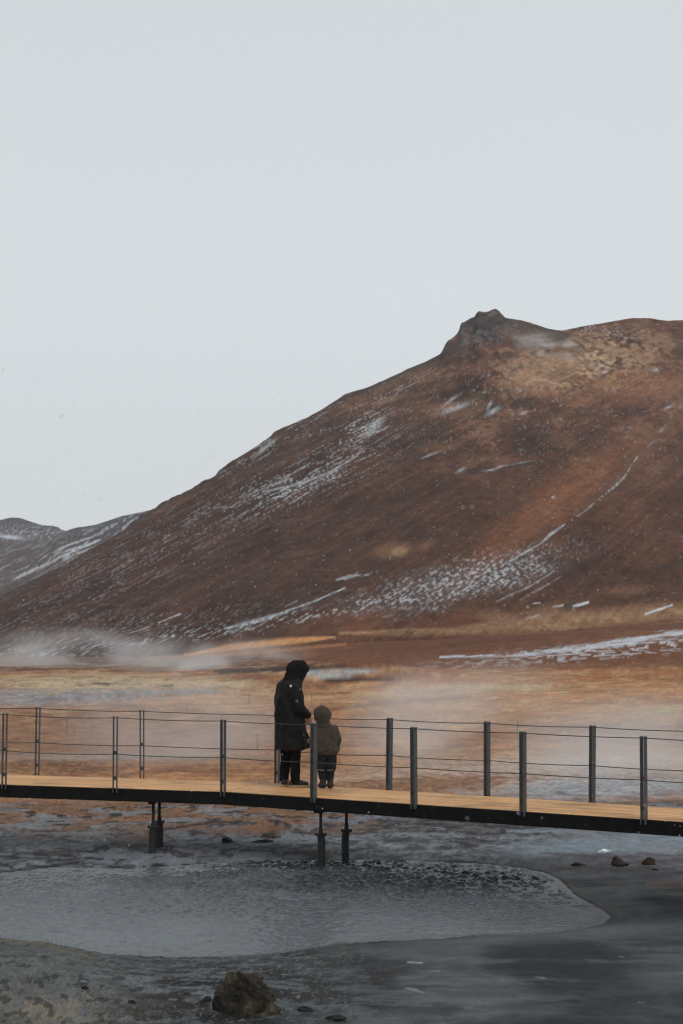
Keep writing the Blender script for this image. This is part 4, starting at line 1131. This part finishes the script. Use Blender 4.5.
def make_child(pos, yaw):
    mb = MB()
    hr = rotY(math.radians(14)); hc = Vector((0.02, 0.042, 0.985))
    for s in (-1, 1):
        limb(mb, [(0, s * 0.06, 0.50), (0.01, s * 0.062, 0.28), (0.0, s * 0.050 - 0.014, 0.06)], [0.055, 0.04, 0.03])
        limb(mb, [(-0.015, s * 0.050 - 0.014, 0.04), (0.06, s * 0.052 - 0.014, 0.04)], [0.026, 0.026])
    loft(mb, [(0.46, 0, 0, 0.07, 0.09), (0.55, 0, 0, 0.075, 0.10), (0.68, 0, 0, 0.075, 0.095), (0.80, 0.0, 0, 0.07, 0.11), (0.85, 0, 0, 0.05, 0.07)])
    limb(mb, [(0, 0, 0.82), (0.01, 0.03, 0.90)], [0.042, 0.042])
    head(mb, hc, hr, 0.88)
    aR = [(0, -0.115, 0.81), (-0.02, -0.155, 0.66), (0.01, -0.15, 0.52)]
    aL = [(0, 0.115, 0.81), (0.01, 0.165, 0.70), (0.09, 0.18, 0.64)]
    for a in (aR, aL): limb(mb, a, [0.036, 0.030, 0.022])
    hand(mb, aR[2], (0.25, 0.05, -1), (0.2, 1, 0), 0.68, 0.5, 1)
    hand(mb, aL[2], (0.7, 0.5, 0.35), (0, -0.6, -0.8), 0.68, 0.5, -1)
    body = fuse(mb, 'person', M['skin'], None, 0.0055, 2)
    body.location = pos; body.rotation_euler = (0, 0, yaw)
    tag(body, 'small child in an olive hooded jacket standing beside the adult', 'person')
    mb = MB()
    for s in (-1, 1):
        limb(mb, [(0, s * 0.065, 0.50), (0.005, s * 0.072, 0.38), (0.0, s * 0.072, 0.30)], [0.092, 0.082, 0.070])
        limb(mb, [(0.0, s * 0.070, 0.30), (0.0, s * 0.050 - 0.012, 0.14)], [0.060, 0.046])
    loft(mb, [(0.44, 0, 0, 0.11, 0.145), (0.56, 0, 0, 0.11, 0.14), (0.60, 0, 0, 0.10, 0.13)])
    tr = fuse(mb, 'trousers', M['kid_trousers'], body, 0.010, 3, 0.009, (12, 12, 9), 13)
    for s in (-1, 1):
        st = MB(); st.tube([(0.0, s * 0.072, 0.262), (0.0, s * 0.071, 0.271)], [0.0635, 0.065], 24)
        st.build('reflective_band', M['reflective'], tr, smooth=True)
        boot(body, 0.0, s * 0.050 - 0.014, 0.30 * s, 0.17, 0.15, 0.047, M['boot'], False, 20 + s)
    mb = MB()
    loft(mb, [(0.475, 0, 0, 0.13, 0.16), (0.53, 0, 0, 0.145, 0.175), (0.65, 0, 0, 0.14, 0.17), (0.78, 0, 0, 0.125, 0.16), (0.84, 0, 0, 0.095, 0.125), (0.89, 0.005, 0, 0.075, 0.085)])
    limb(mb, [(0, -0.11, 0.81), (-0.02, -0.16, 0.67), (0.005, -0.155, 0.535)], [0.062, 0.056, 0.046])
    limb(mb, [(0, 0.11, 0.81), (0.01, 0.165, 0.71), (0.075, 0.178, 0.65)], [0.062, 0.056, 0.046])
    fuse(mb, 'jacket', M['jacket'], body, 0.008, 3, 0.016, (13, 13, 8), 15)
    mb = MB()
    ellipsoid(mb, (0.0, 0.045, 1.01), (0.132, 0.122, 0.132), hr); ellipsoid(mb, (0.055, 0.045, 1.0), (0.105, 0.112, 0.122), hr)
    loft(mb, [(0.84, 0, 0.01, 0.09, 0.105), (0.90, 0, 0.03, 0.095, 0.10), (0.96, 0.0, 0.04, 0.10, 0.10)])
    face = hr @ Vector((1, 0, -0.1)); fc = Vector((0.03, 0.045, 0.99))
    fuse(mb, 'hood', M['jacket'], body, 0.008, 3, 0.013, (13, 13, 13), 18, cut=lambda p: (p - fc).normalized().dot(face.normalized()) > 0.80, thick=0.010)
    mb = MB(); ellipsoid(mb, hc + hr @ Vector((-0.02, 0, 0.02)), (0.088, 0.077, 0.09), hr)
    fuse(mb, 'hair', M['hair'], body, 0.012, 2, 0.005, (20, 20, 20), 6)
    return body

def on_deck(px, py):
    return at_z(px, py, DZ + 0.003)
make_adult(on_deck(289.5, 787.0), math.radians(30))
make_child(on_deck(325.6, 789.3), math.radians(97))

# ================================================================== STEAM AND AIR
def steam(name, lo_px, hi_px, Y, z0, z1, depth, dens, label, nscale=1.0, seed=0.0, thresh=0.42, shear=0.0):
    p0, p1 = at_y(lo_px, HOR, Y), at_y(hi_px, HOR, Y)
    c = Vector(((p0.x + p1.x) / 2, Y, (z0 + z1) / 2)); h = Vector(((p1.x - p0.x) / 2, depth / 2, (z1 - z0) / 2))
    bm = bmesh.new(); bmesh.ops.create_icosphere(bm, subdivisions=4, radius=1.0)
    for v in bm.verts:
        p = v.co
        v.co = Vector((p.x * h.x + shear * p.z * h.z, p.y * h.y, p.z * h.z))
    me = bpy.data.meshes.new(name); bm.to_mesh(me); bm.free()
    t = NT('steam_vapour')
    ob = t.objco()
    sep = t.n('ShaderNodeSeparateXYZ'); t.l(ob, sep.inputs[0])
    sh = t.n('ShaderNodeCombineXYZ'); t.l(sep.outputs[1], sh.inputs[1]); t.l(sep.outputs[2], sh.inputs[2])
    ma = t.n('ShaderNodeMath', operation='MULTIPLY_ADD'); t.l(sep.outputs[2], ma.inputs[0]); ma.inputs[1].default_value = -shear; t.l(sep.outputs[0], ma.inputs[2])
    t.l(ma.outputs[0], sh.inputs[0])
    nv = t.mapv(sh.outputs[0], (1 / h.x, 1 / h.y, 1 / h.z))
    ln = t.n('ShaderNodeVectorMath', operation='LENGTH'); t.l(nv, ln.inputs[0])
    fall = t.n('ShaderNodeMapRange'); fall.interpolation_type = 'SMOOTHERSTEP'
    t.l(ln.outputs['Value'], fall.inputs[0]); fall.inputs[1].default_value = 1.0; fall.inputs[2].default_value = 0.15
    fall.inputs[3].default_value = 0; fall.inputs[4].default_value = 1
    nz = t.n('ShaderNodeTexNoise'); nz.noise_dimensions = '4D'; nz.inputs['W'].default_value = seed
    nz.inputs['Scale'].default_value = nscale; nz.inputs['Detail'].default_value = 4; t.l(t.mapv(ob, (1 / h.z * 0.45, 1 / h.z * 0.45, 1 / h.z)), nz.inputs['Vector'])
    nr = t.n('ShaderNodeMapRange'); t.l(nz.outputs['Fac'], nr.inputs[0]); nr.inputs[1].default_value = thresh; nr.inputs[2].default_value = 0.75
    m1 = t.n('ShaderNodeMath', operation='MULTIPLY'); t.l(fall.outputs[0], m1.inputs[0]); t.l(nr.outputs[0], m1.inputs[1])
    m2 = t.n('ShaderNodeMath', operation='MULTIPLY'); t.l(m1.outputs[0], m2.inputs[0]); m2.inputs[1].default_value = dens
    pv = t.n('ShaderNodeVolumePrincipled'); pv.inputs['Color'].default_value = (0.985, 0.988, 0.99, 1)
    t.l(m2.outputs[0], pv.inputs['Density'])
    t.l(pv.outputs[0], t.out.inputs['Volume'])
    o = link(name, me, t.m); o.location = c
    tag(o, label, 'steam', kind='stuff')
    return o

steam('steam', -80, 240, 150, -3.0, 2.6, 16, 0.26, 'low band of steam at the foot of the hill at left', 1.5, 1.0, 0.42)
steam('steam', 90, 345, 138, -2.8, 1.7, 14, 0.40, 'brighter steam drifting past the head of the adult at the hill foot', 1.6, 1.6, 0.43, 0.5)
steam('steam', 20, 345, 44, -0.9, 2.5, 10, 0.26, 'thin steam drifting behind the left railing and the people', 0.9, 2.0, 0.38)
steam('steam', 310, 520, 43, -0.9, 2.6, 9, 0.34, 'soft steam low behind the child and the middle posts', 0.9, 6.0, 0.36, 0.3)
steam('steam', 420, 900, 40, -0.9, 2.1, 10, 0.36, 'pale steam over the ground behind the right railing', 0.9, 3.0, 0.36)
steam('steam', 400, 600, 54, -1.8, 2.7, 9, 0.22, 'faint plume rising on the plain right of the child', 1.2, 4.0, 0.40, 0.25)
steam('steam', 505, 600, 338, 44.0, 51.0, 8, 0.62, 'wisp of steam blowing below the summit crag', 2.0, 5.0, 0.47, -1.7)

def make_haze():
    x0, x1, y0, y1, z0, z1 = -1500, 1500, -120, 1400, -180, 130
    mb = MB()
    mb.hexa([(x0, y0, z0), (x1, y0, z0), (x1, y0, z1), (x0, y0, z1), (x0, y1, z0), (x1, y1, z0), (x1, y1, z1), (x0, y1, z1)])
    t = NT('cold_haze')
    pv = t.n('ShaderNodeVolumePrincipled'); pv.inputs['Color'].default_value = (0.90, 0.93, 0.96, 1); pv.inputs['Density'].default_value = HAZE
    t.l(pv.outputs[0], t.out.inputs['Volume'])
    o = mb.build('haze', t.m)
    tag(o, 'thin cold haze fading the hills', 'haze', kind='stuff')
HAZE = 0.00020
make_haze()

# falling snow: far too many flakes to count, one object
def make_snowfall():
    rs = np.random.RandomState(4)
    mb = MB()
    ico = bmesh.new(); bmesh.ops.create_icosphere(ico, subdivisions=1, radius=1.0)
    iv = [v.co.copy() for v in ico.verts]; fi = [tuple(v.index for v in f.verts) for f in ico.faces]; ico.free()
    for k in range(2400):
        d = 3.5 + 42 * rs.rand() ** 0.75
        X = d * rs.uniform(-0.22, 0.22); Z = HC + d * rs.uniform(-0.12, 0.12)
        if Z < 0.3: continue
        r = rs.uniform(0.0012, 0.0030) * (1.0 if d > 8 else 0.75)
        mb.add([Vector((X, d, Z)) + v * r for v in iv], fi)
    o = mb.build('snowfall', M['snow'], smooth=True)
    tag(o, 'light snowflakes falling in the air', 'snowfall', kind='stuff')
make_snowfall()

# ================================================================== SKY, SUN, CAMERA
SUN_EL, SUN_AZ = math.radians(42), math.radians(145)      # azimuth clockwise from +Y: behind the camera, to the right
w = bpy.data.worlds.new('World'); scene.world = w; w.use_nodes = True
nt = w.node_tree; nt.nodes.clear()
out = nt.nodes.new('ShaderNodeOutputWorld'); bg = nt.nodes.new('ShaderNodeBackground'); bg.inputs['Strength'].default_value = 0.1
sky = nt.nodes.new('ShaderNodeTexSky'); sky.sky_type = 'NISHITA'; sky.sun_disc = False
sky.sun_elevation = SUN_EL; sky.sun_rotation = SUN_AZ
tc = nt.nodes.new('ShaderNodeTexCoord')
nz = nt.nodes.new('ShaderNodeTexNoise'); nz.inputs['Scale'].default_value = 1.6; nz.inputs['Detail'].default_value = 3
nt.links.new(tc.outputs['Generated'], nz.inputs['Vector'])
rp = nt.nodes.new('ShaderNodeValToRGB')
rp.color_ramp.elements[0].position = 0.3; rp.color_ramp.elements[1].position = 0.75
rp.color_ramp.elements[0].color = (7.15, 7.65, 7.88, 1); rp.color_ramp.elements[1].color = (7.5, 8.0, 8.22, 1)
nt.links.new(nz.outputs['Fac'], rp.inputs['Fac'])
sp = nt.nodes.new('ShaderNodeSeparateXYZ'); nt.links.new(tc.outputs['Generated'], sp.inputs[0])
gr = nt.nodes.new('ShaderNodeValToRGB'); nt.links.new(sp.outputs['Z'], gr.inputs['Fac'])       # cloud deck a little denser overhead
gr.color_ramp.elements[0].position = 0.0; gr.color_ramp.elements[0].color = (0.95, 0.955, 0.965, 1)
gr.color_ramp.elements[1].position = 0.34; gr.color_ramp.elements[1].color = (0.91, 0.91, 0.91, 1)
e_ = gr.color_ramp.elements.new(0.15); e_.color = (1.0, 1.0, 1.0, 1)
ml = nt.nodes.new('ShaderNodeMix'); ml.data_type = 'RGBA'; ml.blend_type = 'MULTIPLY'; ml.inputs['Factor'].default_value = 1.0
nt.links.new(rp.outputs[0], ml.inputs[6]); nt.links.new(gr.outputs[0], ml.inputs[7])
mx = nt.nodes.new('ShaderNodeMix'); mx.data_type = 'RGBA'; mx.inputs['Factor'].default_value = 0.95
nt.links.new(sky.outputs[0], mx.inputs[6]); nt.links.new(ml.outputs[2], mx.inputs[7])
nt.links.new(mx.outputs[2], bg.inputs['Color']); nt.links.new(bg.outputs[0], out.inputs['Surface'])

sl = bpy.data.lights.new('sun', 'SUN'); sl.energy = 0.8; sl.angle = math.radians(25); sl.color = (1.0, 0.96, 0.9)
so = bpy.data.objects.new('sun', sl); col.objects.link(so)
dv = Vector((math.sin(SUN_AZ) * math.cos(SUN_EL), math.cos(SUN_AZ) * math.cos(SUN_EL), math.sin(SUN_EL)))
so.rotation_euler = dv.to_track_quat('Z', 'Y').to_euler(); so.location = (20, -30, 60)

cam = bpy.data.cameras.new('camera'); co = bpy.data.objects.new('camera', cam); col.objects.link(co)
co.location = (0, 0, HC); co.rotation_euler = (math.pi / 2 + PITCH, 0, 0)
cam.sensor_fit = 'VERTICAL'; cam.sensor_height = 36.0; cam.sensor_width = 24.0
cam.lens = 36.0 * FPX / 1024.0
cam.clip_start = 0.1; cam.clip_end = 20000
cam.dof.use_dof = True; cam.dof.focus_distance = 27.0; cam.dof.aperture_fstop = 7.1
scene.camera = co

scene.render.engine = 'CYCLES'
scene.cycles.max_bounces = 6; scene.cycles.diffuse_bounces = 3; scene.cycles.glossy_bounces = 3
scene.cycles.volume_bounces = 3; scene.cycles.use_adaptive_sampling = False; scene.cycles.volume_max_steps = 256
scene.cycles.use_denoising = True; scene.cycles.denoising_prefilter = 'FAST'
scene.cycles.filter_width = 1.3
scene.view_settings.view_transform = 'Standard'; scene.view_settings.look = 'None'
scene.view_settings.exposure = 0.0; scene.view_settings.gamma = 1.0
scene.view_settings.use_curve_mapping = False
scene.render.resolution_x = 683; scene.render.resolution_y = 1024
